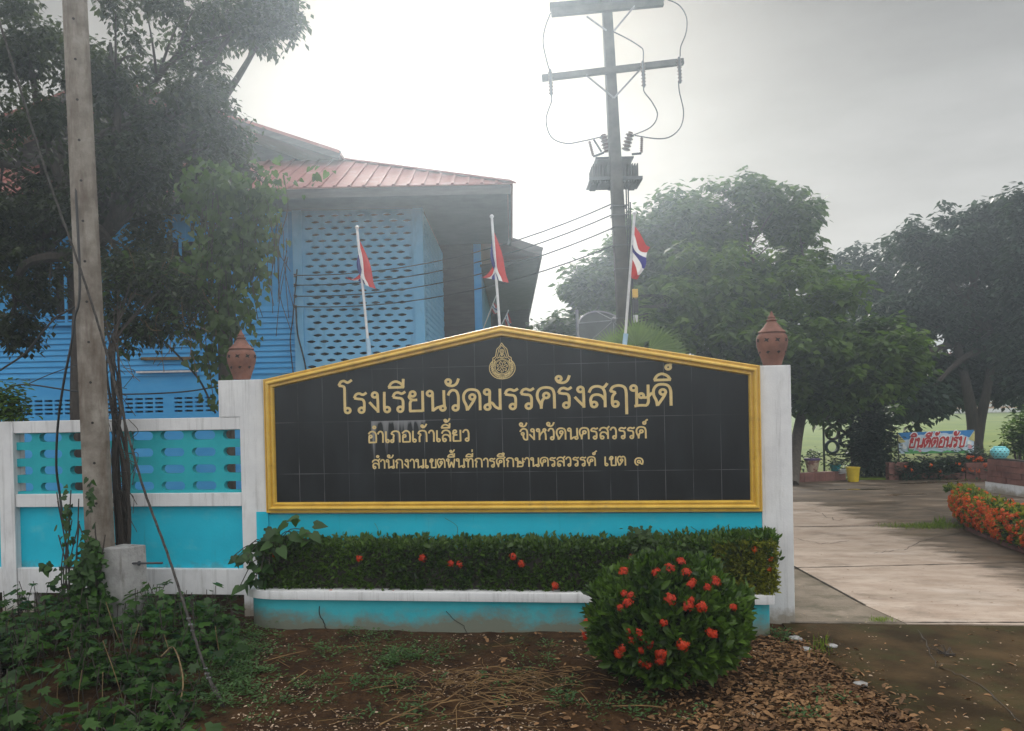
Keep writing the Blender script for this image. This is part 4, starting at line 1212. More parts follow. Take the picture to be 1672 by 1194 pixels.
for pts, lab in (
    ([(145, 80), (112, 170), (100, 260), (122, 370), (140, 430)], 'thin wire looping from the top crossarm down to the left fuse'),
    ([(150, 578), (150, 620), (118, 730), (150, 835), (240, 874), (350, 858), (462, 832)], 'thin wire bellying from the left fuse to the transformer'),
    ([(520, 190), (620, 240), (690, 285), (709, 310), (709, 380)], 'thin wire from the pole neck to the middle fuse'),
    ([(713, 520), (716, 560), (765, 625), (796, 700), (755, 775), (632, 830)], 'thin wire curving from the middle fuse to the transformer'),
    ([(840, -8), (925, 30), (972, 105), (970, 200), (938, 285), (934, 345)], 'dark wire arching from the top crossarm to the right fuse'),
    ([(925, 500), (930, 560), (955, 680), (938, 772), (880, 830), (800, 846), (660, 826)], 'thin wire bellying wide from the right fuse to the transformer')):
    wire('jumper_wire', [zq(x, y, D - .3 + (.5 if i == len(pts) - 1 and y > 800 else 0)) for i, (x, y) in enumerate(pts)], .011, lab, 'wire', jl)
for i, (a, b, wd) in enumerate((((482, 450), (1004, 331), 'topmost'), ((482, 466), (1006, 348), 'second'), ((482, 484), (1007, 370), 'third'), ((482, 501), (1009, 398), 'lowest'))):
    wire('power_line', sag(P(*a, 14.85), P(*b, 14.0), .33), .011, wd + ' of the four lines from pole to house column', 'wire', 'service lines between pole and house', smooth=False)
wire('drop_cable', [P(485, 440, 14.88), P(478, 520, 14.85), P(474, 560, 14.9), P(480, 620, 14.9)], .012, 'slack cable hanging down the house corner column left strand', 'wire', 'cables hanging down the house corner')
wire('drop_cable', [P(483, 500, 14.86), P(486, 545, 14.85), P(497, 590, 14.85), P(505, 640, 14.9)], .016, 'dark green cable slanting off the house corner column', 'wire', 'cables hanging down the house corner')

# ------------------------------------------------------------------ near concrete pole, its base block and guy cable
YP = -.42
np_ = thing('concrete_pole', np.array([*W(165, 1000, YP)[:2], 0]), 'chamfered grey concrete pole with bolt holes in front of the teal fence', 'pole')
pb, pt = W(164, 900, YP), W(119, -60, YP)
pb2 = pb + (pb - pt) * ((pb[2] + .25) / (pt[2] - pb[2]))
dirp = (pt - pb2) / np.linalg.norm(pt - pb2)
rx = np.cross(dirp, (0, 1, 0)); rx /= np.linalg.norm(rx); ry = np.cross(rx, dirp)
# section turned so that a wide face looks left of the camera and a narrow one right
def sect(c, s):
    a = math.radians(36)
    e1 = rx * math.cos(a) - ry * math.sin(a); e2 = rx * math.sin(a) + ry * math.cos(a)
    h = s / 2; ch = s * .16
    pts = [(-h + ch, -h), (h - ch, -h), (h, -h + ch), (h, h - ch), (h - ch, h), (-h + ch, h), (-h, h - ch), (-h, -h + ch)]
    return [c + e1 * x + e2 * y * (1 if y > 0 else 1) for x, y in pts]
mb = MB()
n_s = 14; vs = []
for i in range(n_s + 1):
    t = i / n_s
    vs += sect(pb2 + (pt - pb2) * t, .278 + (.222 - .278) * t)
mb.add(vs, [(i * 8 + j, i * 8 + (j + 1) % 8, (i + 1) * 8 + (j + 1) % 8, (i + 1) * 8 + j) for i in range(n_s) for j in range(8)] + [tuple(range(7, -1, -1)), tuple(n_s * 8 + j for j in range(8))])
mb.build('shaft', concrete, np_)
mb = MB()
a24 = math.radians(36)
e1 = rx * math.cos(a24) - ry * math.sin(a24); e2 = rx * math.sin(a24) + ry * math.cos(a24)
for i in range(16):
    t = .1 + i * .058
    c = pb2 + (pt - pb2) * t; s = .278 + (.222 - .278) * t
    mb.lathe([(.013, -.004), (.013, .0015)], c - e2 * s / 2 + e1 * .02, 10, axis=-e2)
    if i % 2: mb.lathe([(.009, -.004), (.009, .0015)], c + e1 * s / 2 - e2 * .02, 10, axis=e1)
mb.build('bolt_hole', dark, np_)
bk_ = thing('footing_block', np.array([*W(208, 1000, -.5)[:2], 0]), 'cracked grey concrete block with iron rods at the foot of the near pole', 'block')
c0, c1 = W(176, 990, -.52), W(231, 990, -.52)
ztop = W(205, 893, -.52)[2]
MB().hexa([(c0[0] - .02, -.62, -.1), (c0[0] + .2, -.6, -.1), (c1[0], -.38, -.1), (c0[0] + .06, -.32, -.1), (c0[0], -.61, ztop), (c0[0] + .195, -.6, ztop), (c1[0] - .01, -.4, ztop), (c0[0] + .07, -.34, ztop)]).build('block', blockc, bk_, bevel=.012)
r0_ = W(226, 920, -.5)
MB().tube([r0_ - np.array([.1, 0, 0]), r0_, r0_ + np.array([.26, 0, .004])], .011, 8).lathe([(.024, 0), (.024, .016), (.012, .018)], r0_, 6, axis=(1, 0, 0)).build('rod', darksteel, bk_)
r1_ = W(97, 927, -.4)
MB().tube([r1_, r1_ + np.array([.5, 0, .005])], .011, 8).build('rod', darksteel, bk_)

gy_ = thing('guy_cable', G(368, 1160), 'frayed steel guy cable slanting from the pole top down to the soil', 'cable')
gp = [W(-30, -60, -.75), W(22, 110, -.75), W(75, 280, -.75), W(128, 430, -.8), W(165, 545, -.85), W(196, 660, -.95), (W(232, 790, -1.2)), W(272, 900, -1.5), W(308, 1010, -1.85), W(338, 1100, -2.2), G(366, 1158) + EZ * .01]
mb = MB()
gs = spline(gp, 10)
for k in range(3):
    mb.tube([p + .0055 * (math.cos(i * .9 + k * 2.09) * AX + math.sin(i * .9 + k * 2.09) * EZ) for i, p in enumerate(gs)], .0072, 6)
mb.build('strand', rusty, gy_, smooth=True)
mb = MB()
for py in (1010, 1018, 1026, 1034, 1094, 1100, 1107):
    i = min(range(len(gs)), key=lambda j: abs(py - [1010, 1100][py > 1060]) if False else abs((np.array(gs[j]) - CAM) @ UPV / ((np.array(gs[j]) - CAM) @ FWD) + (py - SHIFT_PX - 597) / F_PX))
    p = np.array(gs[i]); mb.bar(p - AX * .018, p + AX * .018, .018, .014)
mb.build('clamp', steel, gy_, bevel=.003)
q = np.array(gs[-1]); q2 = np.array(gs[-9])
MB().tube(spline([q2 + AX * .006, (q + q2) / 2 + AX * .016, q], 6), .007, 6).tube(spline([q2 - AX * .006, (q + q2) / 2 - AX * .014, q], 6), .007, 6).build('rod_eye', rusty, gy_)

# slack black cables round the pole and over the fence
wg = 'slack black cables about the near pole'
wire('slack_cable', [W(104, 0, -.35), W(130, 430, -.62), W(122, 520, -.62), W(117, 560, -.6), W(105, 620, -.5), W(95, 690, -.3), W(92, 760, -.2), W(98, 810, -.15), W(104, 860, -.2)], .013, 'black cable running down the near pole and over the fence top', 'wire', wg)
wire('slack_cable', [P(0, 605, 9.5), P(40, 578, 9.5), P(62, 552, 9.5), P(90, 520, 9.5), P(125, 500, 9.5), P(170, 470, 9.6)], .012, 'black cable rising from the left picture edge into the dark tree', 'wire', wg)
wire('slack_cable', [P(0, 640, 9.8), P(40, 628, 9.8), P(130, 640, 9.8), P(200, 644, 9.8), P(300, 640, 9.8), P(372, 628, 9.8)], .01, 'thin black cable strung level across the blue wall vents', 'wire', wg)
wire('slack_cable', [P(250, 540, 9.2), P(290, 580, 9.2), P(325, 620, 9.2), P(345, 660, 9.2), P(352, 675, 9.2)], .012, 'black cable slanting down to the vine covered post', 'wire', wg)
wire('slack_cable', [P(40, 630, 9.6), P(80, 612, 9.6), P(140, 590, 9.6), P(215, 560, 9.6)], .006, 'hair thin cable rising gently behind the near pole', 'wire', wg)

# ------------------------------------------------------------------ trees
def blobs(lst, d, flat=.9):
    out = []
    for b in lst:
        px, py, rx, ry = b[:4]
        dd = d + (b[4] if len(b) > 4 else 0)
        out.append((P(px, py, dd), (rx * dd / F_PX, min(rx, ry * 1.2) * dd / F_PX * flat, ry * dd / F_PX)))
    return out
def limbs(mb, base, fork, bl, r0, r1, wob=.25):
    mb.tube(spline([base, (base + fork) / 2 + AX * random.uniform(-wob, wob) * .4, fork], 6), np.linspace(r0 * 1.25, r0 * .8, 13), 10)
    for c, r in bl:
        mid = (fork + c) / 2 + np.array([random.uniform(-wob, wob), random.uniform(-wob, wob), random.uniform(0, wob) + .1])
        pts = spline([fork - EZ * .15, mid, c], 6)
        mb.tube(pts, np.linspace(r0 * .55, r1, len(pts)), 7)
        for k in range(4):
            e = c + rdir(1)[0] * np.array(r) * .85
            q = np.array(pts[-4 + k % 3])
            mb.tube(spline([q, (q + e) / 2 + EZ * .08, e], 4), np.linspace(r1 * 1.2, r1 * .35, 9), 5)
def tree(name, label, base, fork, bl, r0, mt, n, nl, ls, kind='tree', group=None, droop=.55, shell=.5, bk=None, extra=None, spread=.45):
    t = thing(name, base, label, kind, group)
    mb = MB(); limbs(mb, np.array(base, float), np.array(fork, float), bl, r0, max(.012, r0 * .16))
    mb.build('trunk', bk or bark, t, smooth=True)
    C, U, Nn, Sz = whorls(clumped(bl, 11, .6, .75), 0, nl, ls, spread, droop, .6, total=n)
    leaves('crown', mt, t, C, U, Nn, Sz, T_RHOMB)
    if extra:
        b2, n2, mt2, nl2, ls2 = extra
        C, U, Nn, Sz = whorls(clumped(b2, 10, .5, .5), 0, nl2, ls2, .3, .5, .6, total=n2)
        leaves('young_sunlit_foliage', mt2, t, C, U, Nn, Sz, T_RHOMB)  # paler leaf colour stands in for sun on the new tips
    return t
def gnd(px, py): q = G(px, py); return np.array([q[0], q[1], 0])
# big spreading tree right of the transformer pole
A = blobs([(1110, 375, 95, 70), (1215, 365, 120, 70), (1300, 360, 66, 66), (1040, 430, 85, 60), (965, 490, 70, 50), (925, 545, 50, 40), (1150, 500, 150, 95), (1290, 490, 110, 100), (1390, 590, 110, 60, -2), (1320, 640, 95, 50, -2), (1400, 640, 70, 40, -1), (1300, 590, 90, 60, -1), (1240, 600, 90, 70, -1),
           (1440, 590, 60, 38, -2), (1200, 590, 110, 60, -2), (1060, 560, 90, 50), (1000, 540, 80, 55), (1060, 490, 80, 60), (985, 460, 60, 45), (1090, 420, 80, 55), (1180, 440, 110, 70)], 23)
A2 = blobs([(1380, 560, 110, 30, -3.2), (1330, 600, 100, 45, -3), (1250, 540, 120, 60, -3.4), (1440, 585, 70, 26, -3), (1180, 460, 150, 60, -3), (1110, 540, 110, 50, -3), (1330, 470, 80, 50, -3), (1400, 630, 50, 26, -3)], 23)
base = gnd(1293, 792)
tree('spreading_tree', 'broad spreading tree with pale young leaves and painted sunlit tips behind the right urn', base, P(1318, 640, 22), A, .14, lf_right, 7400, 9, .26, droop=.5, spread=.3, extra=(A2, 950, lf_tip, 8, .28))
# dark tree at the right with a forked trunk
Bb = blobs([(1560, 400, 85, 62), (1620, 390, 70, 60), (1505, 420, 55, 55), (1600, 500, 100, 80), (1500, 510, 75, 70), (1670, 520, 80, 110), (1545, 600, 80, 55), (1640, 610, 66, 40), (1450, 540, 60, 60), (1440, 640, 70, 45, -2), (1500, 660, 50, 28, -2)], 27)
Bs = [P(1592, 750, 26), P(1592, 690, 26)]
base = np.array([*P(1592, 752, 26)[:2], 0.0])
t = thing('forked_tree', base, 'dark tree with a trunk forking in a V behind the welcome banner', 'tree')
mb = MB()
mb.tube(spline([base, P(1591, 715, 26), P(1589, 690, 26), P(1580, 640, 26), P(1562, 560, 26.5)], 6), np.linspace(.27, .12, 25), 10)
mb.tube(spline([P(1594, 725, 26), P(1601, 685, 26), P(1611, 640, 26), P(1624, 560, 26.5)], 6), np.linspace(.2, .11, 19), 10)
for i, (c, r) in enumerate(Bb):
    q = P(1560, 560, 26.5) if i % 2 else P(1622, 560, 26.5)
    mb.tube(spline([q, (q + c) / 2 + EZ * .3, c], 5), np.linspace(.14, .04, 11), 6)
mb.build('trunk', bark_dark, t, smooth=True)
C, U, Nn, Sz = whorls(clumped(Bb, 10, .6, .75), 0, 9, .28, .35, .65, .6, total=5200)
leaves('crown', lf_dark, t, C, U, Nn, Sz, T_RHOMB)
Cb = blobs([(1690, 380, 46, 62), (1720, 480, 60, 110), (1700, 600, 50, 70), (1676, 325, 26, 30)], 24)
tree('tall_tree', 'tall dark tree cut by the right picture edge', np.array([*P(1740, 760, 24)[:2], 0]), P(1735, 640, 24), Cb, .16, lf_dark, 1300, 9, .26)
Db = blobs([(1410, 440, 55, 45), (1455, 450, 60, 50), (1380, 490, 60, 70), (1480, 470, 50, 60)], 33)
tree('distant_tree', 'loose hazy tree filling the gap between the two large trees', np.array([*P(1430, 690, 33)[:2], 0]), P(1430, 600, 33), Db, .18, lf_dark, 900, 8, .34)
Eb = blobs([(900, 540, 40, 30), (940, 575, 60, 40), (1010, 590, 70, 40), (880, 580, 40, 40)], 34)
tree('distant_tree', 'low hazy trees right of the house eave', np.array([*P(930, 690, 34)[:2], 0]), P(930, 620, 34), Eb, .2, lf_right, 700, 8, .34)

# big dark tree at the left, between fence and house
LD = 10.6
Lb = blobs([(40, 60, 110, 80), (180, 70, 120, 95), (310, 60, 110, 66), (400, 30, 62, 40), (448, 26, 26, 18), (250, 190, 120, 85), (90, 200, 105, 85), (340, 150, 55, 75), (365, 235, 44, 38), (30, 330, 90, 70), (170, 310, 110, 70), (300, 300, 95, 62), (60, 440, 90, 60), (30, 390, 80, 60), (120, 380, 80, 60), (200, 420, 100, 50), (20, 520, 46, 40), (380, 280, 50, 44), (-60, 250, 70, 160)], LD, 1.0)
base = np.array([*P(150, 800, LD)[:2], 0.0])
t = thing('shade_tree', base, 'large dark small leaved tree filling the upper left before the house', 'tree')
mb = MB(); fork = P(140, 400, LD)
limbs(mb, base, fork, Lb, .16, .02, .4)
mb.tube(spline([P(60, 480, LD), P(70, 250, LD + .3), P(40, 60, LD)], 6), np.linspace(.06, .025, 13), 7)
mb.build('trunk', bark_dark, t, smooth=True)
C, U, Nn, Sz = whorls(clumped(Lb, 14, .3, .9), 0, 10, .1, .62, .75, .6, total=4200)
leaves('crown', lf_left, t, C, U, Nn, Sz, T_RHOMB)

# climbers hanging over a bare post by the left urn
vp = thing('vine_post', np.array([*P(372, 820, 9.2)[:2], 0]), 'brown wooden post draped in green heart leaved vine beside the left urn', 'vine')
MB().tube([np.array([*P(372, 820, 9.2)[:2], -.1]), P(368, 560, 9.2), P(362, 330, 9.2)], [.09, .085, .07], 10).build('post', bark, vp, smooth=True)
vb = blobs([(350, 310, 70, 40), (420, 330, 46, 52), (380, 390, 62, 60), (405, 430, 36, 70), (340, 430, 50, 60), (360, 500, 44, 60), (395, 520, 22, 60), (345, 570, 26, 50), (380, 590, 20, 40), (350, 640, 18, 34), (452, 300, 30, 16), (505, 292, 34, 6), (440, 390, 12, 50)], 9.05, .5)
C, U, Nn, Sz = whorls(vb, 0, 4, .085, 1.0, .9, .6, total=620)
leaves('vine_leaves', lf_vine, vp, C, U * [1, 1, 1.6], np.stack([rng.normal(size=len(C)) * .5, -np.ones(len(C)) + rng.normal(size=len(C)) * .4, rng.normal(size=len(C)) * .4 + .5], 1), Sz, T_HEART)
mb = MB()
for k in range(34):
    x = random.uniform(310, 470); y0 = random.uniform(280, 420); L_ = random.uniform(80, 260)
    if x > 420: L_ = min(L_, 130)
    mb.tube(spline([P(x, y0, 9.0), P(x + random.uniform(-14, 14), y0 + L_ * .5, 8.95), P(x + random.uniform(-22, 18), y0 + L_, 9.0)], 5), .004, 4)
mb.build('vine_stems', bark_dark, vp)
# tangled climber bush with a dark stem in front of the fence
cb = thing('climber_bush', np.array([*W(203, 1000, -.2)[:2], 0]), 'tangled climber with a dark twisted stem beside the near pole', 'climber')
mb = MB()
for k in range(11):
    o = random.uniform(-.05, .05)
    pts = [W(203 + random.uniform(-9, 9), 1000, -.2 + o), W(200 + random.uniform(-12, 12), 870, -.2 + o), W(197 + random.uniform(-13, 13), 760, -.18 + o), W(190 + random.uniform(-11, 11), 660, -.15 + o), W(184 + random.uniform(-8, 8), 570, -.1), W(190 + random.uniform(-60, 90), 500 + random.uniform(-60, 20), .1 + random.uniform(-.3, .3))]
    mb.tube(spline(pts, 6), np.linspace(random.uniform(.014, .03), .006, 31), 6)
for k in range(40):
    y = random.uniform(590, 900); a = W(197 + random.uniform(-16, 16), y, -.24)
    mb.tube(spline([a, a + np.array([random.uniform(-.13, .13), random.uniform(-.06, .03), random.uniform(-.15, .05)]), a + np.array([random.uniform(-.16, .16), random.uniform(-.05, .05), random.uniform(-.4, -.1)])], 4), .0035, 4)
mb.build('stem', bark_dark, cb, smooth=True)
kb = blobs([(210, 450, 60, 40), (260, 470, 50, 44), (180, 500, 36, 40), (245, 530, 56, 36), (290, 530, 36, 26), (200, 555, 22, 22), (310, 480, 36, 30)], 8.9, .7)
C, U, Nn, Sz = whorls(kb, 0, 8, .075, .9, .6, .6, total=520)
leaves('foliage', lf_left, cb, C, U, Nn, Sz, T_LEAF)
C, U, Nn, Sz = whorls(kb, 0, 4, .085, .9, .6, .6, total=110)
leaves('vine_leaves', lf_vine, cb, C, U, Nn, Sz, T_HEART)
mb = MB()
for k in range(70):
    c, r = kb[k % len(kb)]
    a = c + rdir(1)[0] * np.array(r); b_ = a + np.array([random.gauss(0, .2), random.gauss(0, .1), random.gauss(-.12, .2)])
    mb.tube(spline([a, (a + b_) / 2 + rdir(1)[0] * .05, b_], 4), .0035, 4)
mb.build('twigs', stem_m, cb)
# shrub over the fence at the left edge
ls_ = thing('shrub', np.array([*P(20, 760, 8.9)[:2], 0]), 'dark leafy shrub topping the fence at the left picture edge', 'shrub')
MB().tube([np.array([*P(18, 760, 8.9)[:2], 0]), P(18, 665, 8.9)], .03, 7).build('stem', bark_dark, ls_)
C, U, Nn, Sz = whorls(blobs([(8, 650, 26, 22), (28, 668, 22, 18), (12, 680, 30, 14)], 8.9), 0, 6, .08, .8, .3, .6, total=110)
leaves('foliage', lf_hedge, ls_, C, U, Nn, Sz, T_LEAF)

# ------------------------------------------------------------------ hedge in the planter
def box_leaves(n, x0, x1, y0, y1, z0, ztop, front=.55):
    """points on the front, top and ends of a clipped hedge with a wavy surface"""
    C, O_ = [], []
    for i in range(n):
        u = random.random()
        x = random.uniform(x0, x1); zt = ztop(x) + mnoise.noise(Vector((x * 3, 0, 0))) * .035 + mnoise.noise(Vector((x * 11, 3, 0))) * .02
        dep = abs(random.gauss(0, .035))
        wv = mnoise.noise(Vector((x * 2.2, 5.0, u * 2))) * .03
        if u < front: C.append((x, y0 + dep + wv, random.uniform(z0, zt))); O_.append((0, -1, .35))
        elif u < .9: C.append((x, random.uniform(y0, y1), zt - dep)); O_.append((0, -.25, 1))
        else:
            e = random.random() < .5
            C.append(((x0 + dep) if e else (x1 - dep), random.uniform(y0, y1), random.uniform(z0, zt))); O_.append((-1 if e else 1, -.2, .35))
    return np.array(C), np.array(O_)
def sprays(C, O_, k, ls, jit=.6):
    C = np.repeat(C, k, 0); O_ = np.repeat(O_, k, 0)
    U = norm(O_) + rng.normal(size=C.shape) * jit + np.array([0, 0, .25])
    return C + rng.normal(size=C.shape) * ls * .15, U, rng.normal(size=C.shape) * .6 + np.array([0, -.4, .8]), ls * (.6 + .7 * rng.random(len(C)))
hz_top = lambda x: .815 + .03 * (x > 1.2)
hg = thing('hedge', (0, -.22, .36), 'long clipped dark green hedge with a few red flowers in the teal planter', 'hedge', None)
C, O_ = box_leaves(5200, -2.5, 2.12, -.40, -.03, .38, hz_top)
leaves('foliage', lf_hedge, hg, *sprays(C, O_, 4, .05), T_LEAF)
C = np.array([(x_, random.uniform(-.4, -.05), hz_top(x_) + random.uniform(-.03, .05) + .03 * mnoise.noise(Vector((x_ * 5, 1, 2)))) for x_ in (random.uniform(-2.5, 2.1) for _ in range(520))])
leaves('top_shoots', lf_tip, hg, *sprays(C, np.tile((0, -.1, 1.2), (len(C), 1)), 4, .05, .5), T_LEAF)
MB().box((-2.44, -.34, .3), (2.15, -.05, .74)).build('dark_core', bark_dark, hg)  # solid dark box added inside, darkening the gaps between leaves
def flower_cluster(parent, c, out, r, mt, n=34):
    c = np.array(c); out = np.array(out) / np.linalg.norm(out)
    d = norm(rdir(n) * .9 + out * .9)
    n = int(n * 1.5); d = norm(rdir(n) * .9 + out * .9)
    ctr = c + d * r * (.55 + .6 * rng.random((n, 1)))
    # every floret: four petals
    Cs, Us, Ns = [], [], []
    for p, q in zip(ctr, d):
        e1 = np.cross(q, (.3, .5, .8)); e1 /= np.linalg.norm(e1); e2 = np.cross(q, e1)
        a0 = random.random() * 1.57
        for k in range(4):
            a = a0 + k * 1.5708
            Cs.append(p); Us.append(e1 * math.cos(a) + e2 * math.sin(a) + q * .15); Ns.append(q)
    return leaves('flower', mt, parent, Cs, Us, Ns, r * .34 * (.7 + .5 * rng.random(len(Cs))), T_RHOMB)
for px, py in ((587, 912), (690, 912), (737, 920), (751, 922), (838, 909), (851, 921), (541, 969), (643, 971), (906, 957), (1032, 912), (450, 905)):
    flower_cluster(hg, W(px, py, -.43), (0, -1, .3), .032 + .01 * random.random(), red_fl, 26)
gs_ = thing('golden_shrub', (2.25, -.22, .36), 'yellow green clipped shrub at the right end of the planter hedge', 'shrub')
MB().box((2.02, -.36, .3), (2.42, -.06, .76)).build('dark_core', bark_dark, gs_)  # added dark box fills the gaps between the golden leaves
C, O_ = box_leaves(1500, 1.95, 2.5, -.44, -.02, .38, lambda x: .84 + .02 * math.sin(x * 9))
leaves('foliage', lf_gold, gs_, *sprays(C, O_, 4, .045), T_LEAF)
C, O_ = box_leaves(260, 2.0, 2.52, -.44, -.02, .5, lambda x: .9, .2)
leaves('top_shoots', lf_hedge, gs_, *sprays(C, O_, 3, .06), T_LEAF)
for px, py in ((1232, 898), (1258, 913), (1256, 930)):
    flower_cluster(gs_, W(px, py, -.45), (0, -1, .3), .03, orange_fl, 20)
# broad leaved climber at the left end, and a smaller clump along the hedge
bc = thing('broad_leaf_plant', (-2.5, -.3, .38), 'broad leaved plant sprawling over the left end of the hedge', 'plant')
C, U, Nn = [], [], []
mb = MB()
for px, py in ((470, 852), (490, 868), (505, 862), (450, 862), (430, 880), (415, 895), (400, 905), (390, 912), (408, 922), (430, 900), (455, 880), (478, 880), (500, 878), (440, 866), (484, 850), (395, 900), (418, 935), (404, 950), (425, 945), (515, 872), (460, 900), (383, 905), (412, 945), (398, 960), (436, 925), (449, 890)):
    for k in range(2):
        p = W(px + random.uniform(-8, 8), py + random.uniform(-6, 6), -.5 + random.uniform(-.05, .12))
        C.append(p); U.append((random.gauss(0, .7), random.gauss(-.4, .3), random.gauss(-.5, .3))); Nn.append((random.gauss(0, .4), -.7, .7))
    mb.tube(spline([np.array([-2.45, -.25, .6]), (p + np.array([-2.45, -.25, .9])) / 2, p], 4), .005, 5)
leaves('foliage', lf_cover, bc, C, U, Nn, np.array([.12 * (.7 + .5 * random.random()) for _ in C]), T_HEART)
mb.build('stems', bark_dark, bc)
cl = thing('vine_clump', W(1055, 900, -.3), 'mound of vine leaves growing out of the hedge above the red flowered bush', 'plant')
q = []
for (px, py, rx, ry, n) in ((1048, 878, 26, 14, 90), (1070, 893, 45, 10, 90), (1120, 900, 60, 8, 90), (880, 893, 60, 6, 40), (700, 890, 50, 5, 30)):
    for k in range(n): q.append(W(px + random.gauss(0, rx * .5), py + random.gauss(0, ry * .6), -.38 + random.uniform(-.06, .12)))
q = np.array(q)
leaves('foliage', lf_vine, cl, q, np.stack([rng.normal(size=len(q)), rng.normal(size=len(q)) * .4 - .4, rng.normal(size=len(q)) * .5 - .3], 1), np.stack([rng.normal(size=len(q)) * .4, -.6 * np.ones(len(q)), np.ones(len(q)) * .8], 1), .055 * (.6 + .6 * rng.random(len(q))), T_HEART)
mb = MB()
for px, py, h in ((620, 880, 26), (745, 880, 34), (1090, 885, 22), (1135, 890, 30), (1165, 885, 28), (1180, 890, 34), (900, 886, 20)):
    a = W(px, py, -.2); mb.tube(spline([a, W(px + random.uniform(-8, 8), py - h * .6, -.1), W(px + random.uniform(-20, 20), py - h, -.08)], 5), .003, 4)
mb.build('tendrils', lf_weed, cl)

# ------------------------------------------------------------------ round flowering bush
bc_ = np.array([1.43, -1.72, .475]); br_ = np.array([.57, .53, .465])
rb = thing('flowering_bush', (bc_[0], bc_[1], 0), 'round dark bush with clusters of red flowers standing on the soil before the planter', 'bush')
mb = MB()
for k in range(16):
    e = bc_ + rdir(1)[0] * br_ * .8
    mb.tube(spline([(bc_[0] + random.uniform(-.1, .1), bc_[1] + random.uniform(-.1, .1), -.05), (bc_ + e) / 2 - EZ * .1, e], 5), np.linspace(.018, .005, 11), 6)
mb.build('branches', bark_dark, rb)
n = 1500
d = rdir(n); d[:, 2] = np.where(d[:, 2] < -.75, -d[:, 2], d[:, 2])
bump_ = np.array([1 + .17 * mnoise.noise(Vector(q * 2.2)) + .1 * mnoise.noise(Vector(q * 5)) for q in d])
sh_ = 1 - np.abs(rng.normal(size=n)) * .09
C = bc_ + d * br_ * (bump_ * sh_)[:, None]
C[:, 2] = np.maximum(C[:, 2], .06)
leaves('foliage', lf_hedge, rb, *sprays(C, d * .7 + np.array([0, 0, .55]), 7, .092, .6), T_LEAF)
n = 900
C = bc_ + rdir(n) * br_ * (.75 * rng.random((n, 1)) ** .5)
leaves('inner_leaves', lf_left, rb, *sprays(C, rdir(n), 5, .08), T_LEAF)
fl = [(540, 322), (715, 335), (785, 305), (825, 315), (880, 325), (845, 268), (915, 375), (900, 392), (500, 450), (540, 440), (575, 450), (560, 490), (520, 515), (500, 470), (790, 470), (905, 475), (885, 505), (960, 510), (1015, 545), (1130, 512), (1005, 650), (1025, 660), (860, 718), (955, 725), (570, 640), (620, 655), (640, 680), (580, 690), (610, 730), (635, 745), (675, 710), (510, 765), (530, 735), (690, 770), (740, 765), (735, 800), (640, 815), (670, 830), (380, 670), (340, 665), (335, 600), (990, 405), (1030, 380), (810, 380), (715, 322), (755, 600)]
for i, (zx, zy) in enumerate(q for j_, q in enumerate(fl) if j_ % 5 != 3):
    v = ray(860 + zx / 3.374, 840 + zy / 3.374)
    o_ = (CAM - bc_) / (br_ * 1.1); w_ = v / (br_ * 1.1)
    a, b_, c_ = w_ @ w_, 2 * o_ @ w_, o_ @ o_ - 1.0
    disc = b_ * b_ - 4 * a * c_
    t_ = (-b_ - math.sqrt(disc)) / (2 * a) if disc > 0 else -b_ / (2 * a)
    p = CAM + v * t_
    flower_cluster(rb, p, (p - bc_) / br_ ** 2, .028 + .02 * random.random() ** 1.5, red_fl, 38)
for k in range(12):
    dd = norm(np.array([[random.gauss(0, 1), abs(random.gauss(0, 1)) + .2, random.gauss(.2, .5)]]))[0]
    flower_cluster(rb, bc_ + dd * br_ * 1.02, dd, .035, red_fl, 26)

# ------------------------------------------------------------------ ground cover, weeds, litter
def soil_z(x, y): return soil_h(x, y)
def inpoly(px_, py_, poly):
    r = False; j = len(poly) - 1
    for i in range(len(poly)):
        if (poly[i][1] > py_) != (poly[j][1] > py_) and px_ < (poly[j][0] - poly[i][0]) * (py_ - poly[i][1]) / (poly[j][1] - poly[i][1]) + poly[i][0]: r = not r
        j = i
    return r
reg = [G(x, y)[:2] for x, y in ((-250, 1500), (330, 1400), (290, 1180), (350, 1120), (390, 1060), (380, 1034), (330, 1022), (150, 1024), (-250, 1022))]
reg = [np.array(q) for q in reg]
xs_ = [q[0] for q in reg]; ys_ = [q[1] for q in reg]
C, U, Nn, Sz = [], [], [], []
mb = MB()
made = 0
while made < 1050:
    x, y = random.uniform(min(xs_), max(xs_)), random.uniform(min(ys_), max(ys_))
    if not inpoly(x, y, reg): continue
    if y > -.05: continue
    dens = mnoise.noise(Vector((x * 1.3, y * 1.3, 7)))
    if dens < random.uniform(-.6, .15): continue
    made += 1
    h = (.1 + .38 * random.random()) * (1.0 if x < -2.7 else .55)
    b0 = np.array([x, y, soil_z(x, y)])
    tp = b0 + np.array([random.gauss(0, .09), random.gauss(0, .09), h])
    mb.tube([b0, (b0 + tp) / 2 + AX * random.gauss(0, .02), tp], .004, 4)
    for k in range(random.randint(3, 6)):
        f = .4 + .6 * random.random()
        a = random.random() * 6.28
        C.append(b0 + (tp - b0) * f + np.array([math.cos(a), math.sin(a), 0]) * .04)
        U.append((math.cos(a), math.sin(a), random.gauss(-.2, .25))); Nn.append((random.gauss(0, .25), random.gauss(-.15, .25), 1))
        Sz.append(random.uniform(.05, .13))
gc = leaves('ground_cover', lf_cover, None, C, U, Nn, np.array(Sz), T_LOBED)
tag(gc, 'lobed dark green creeper covering the soil at the lower left', 'ground cover', kind='stuff')
o = mb.build('cover_stem', bark_dark, None); tag(o, 'thin stems under the lobed creeper', 'ground cover', kind='stuff')
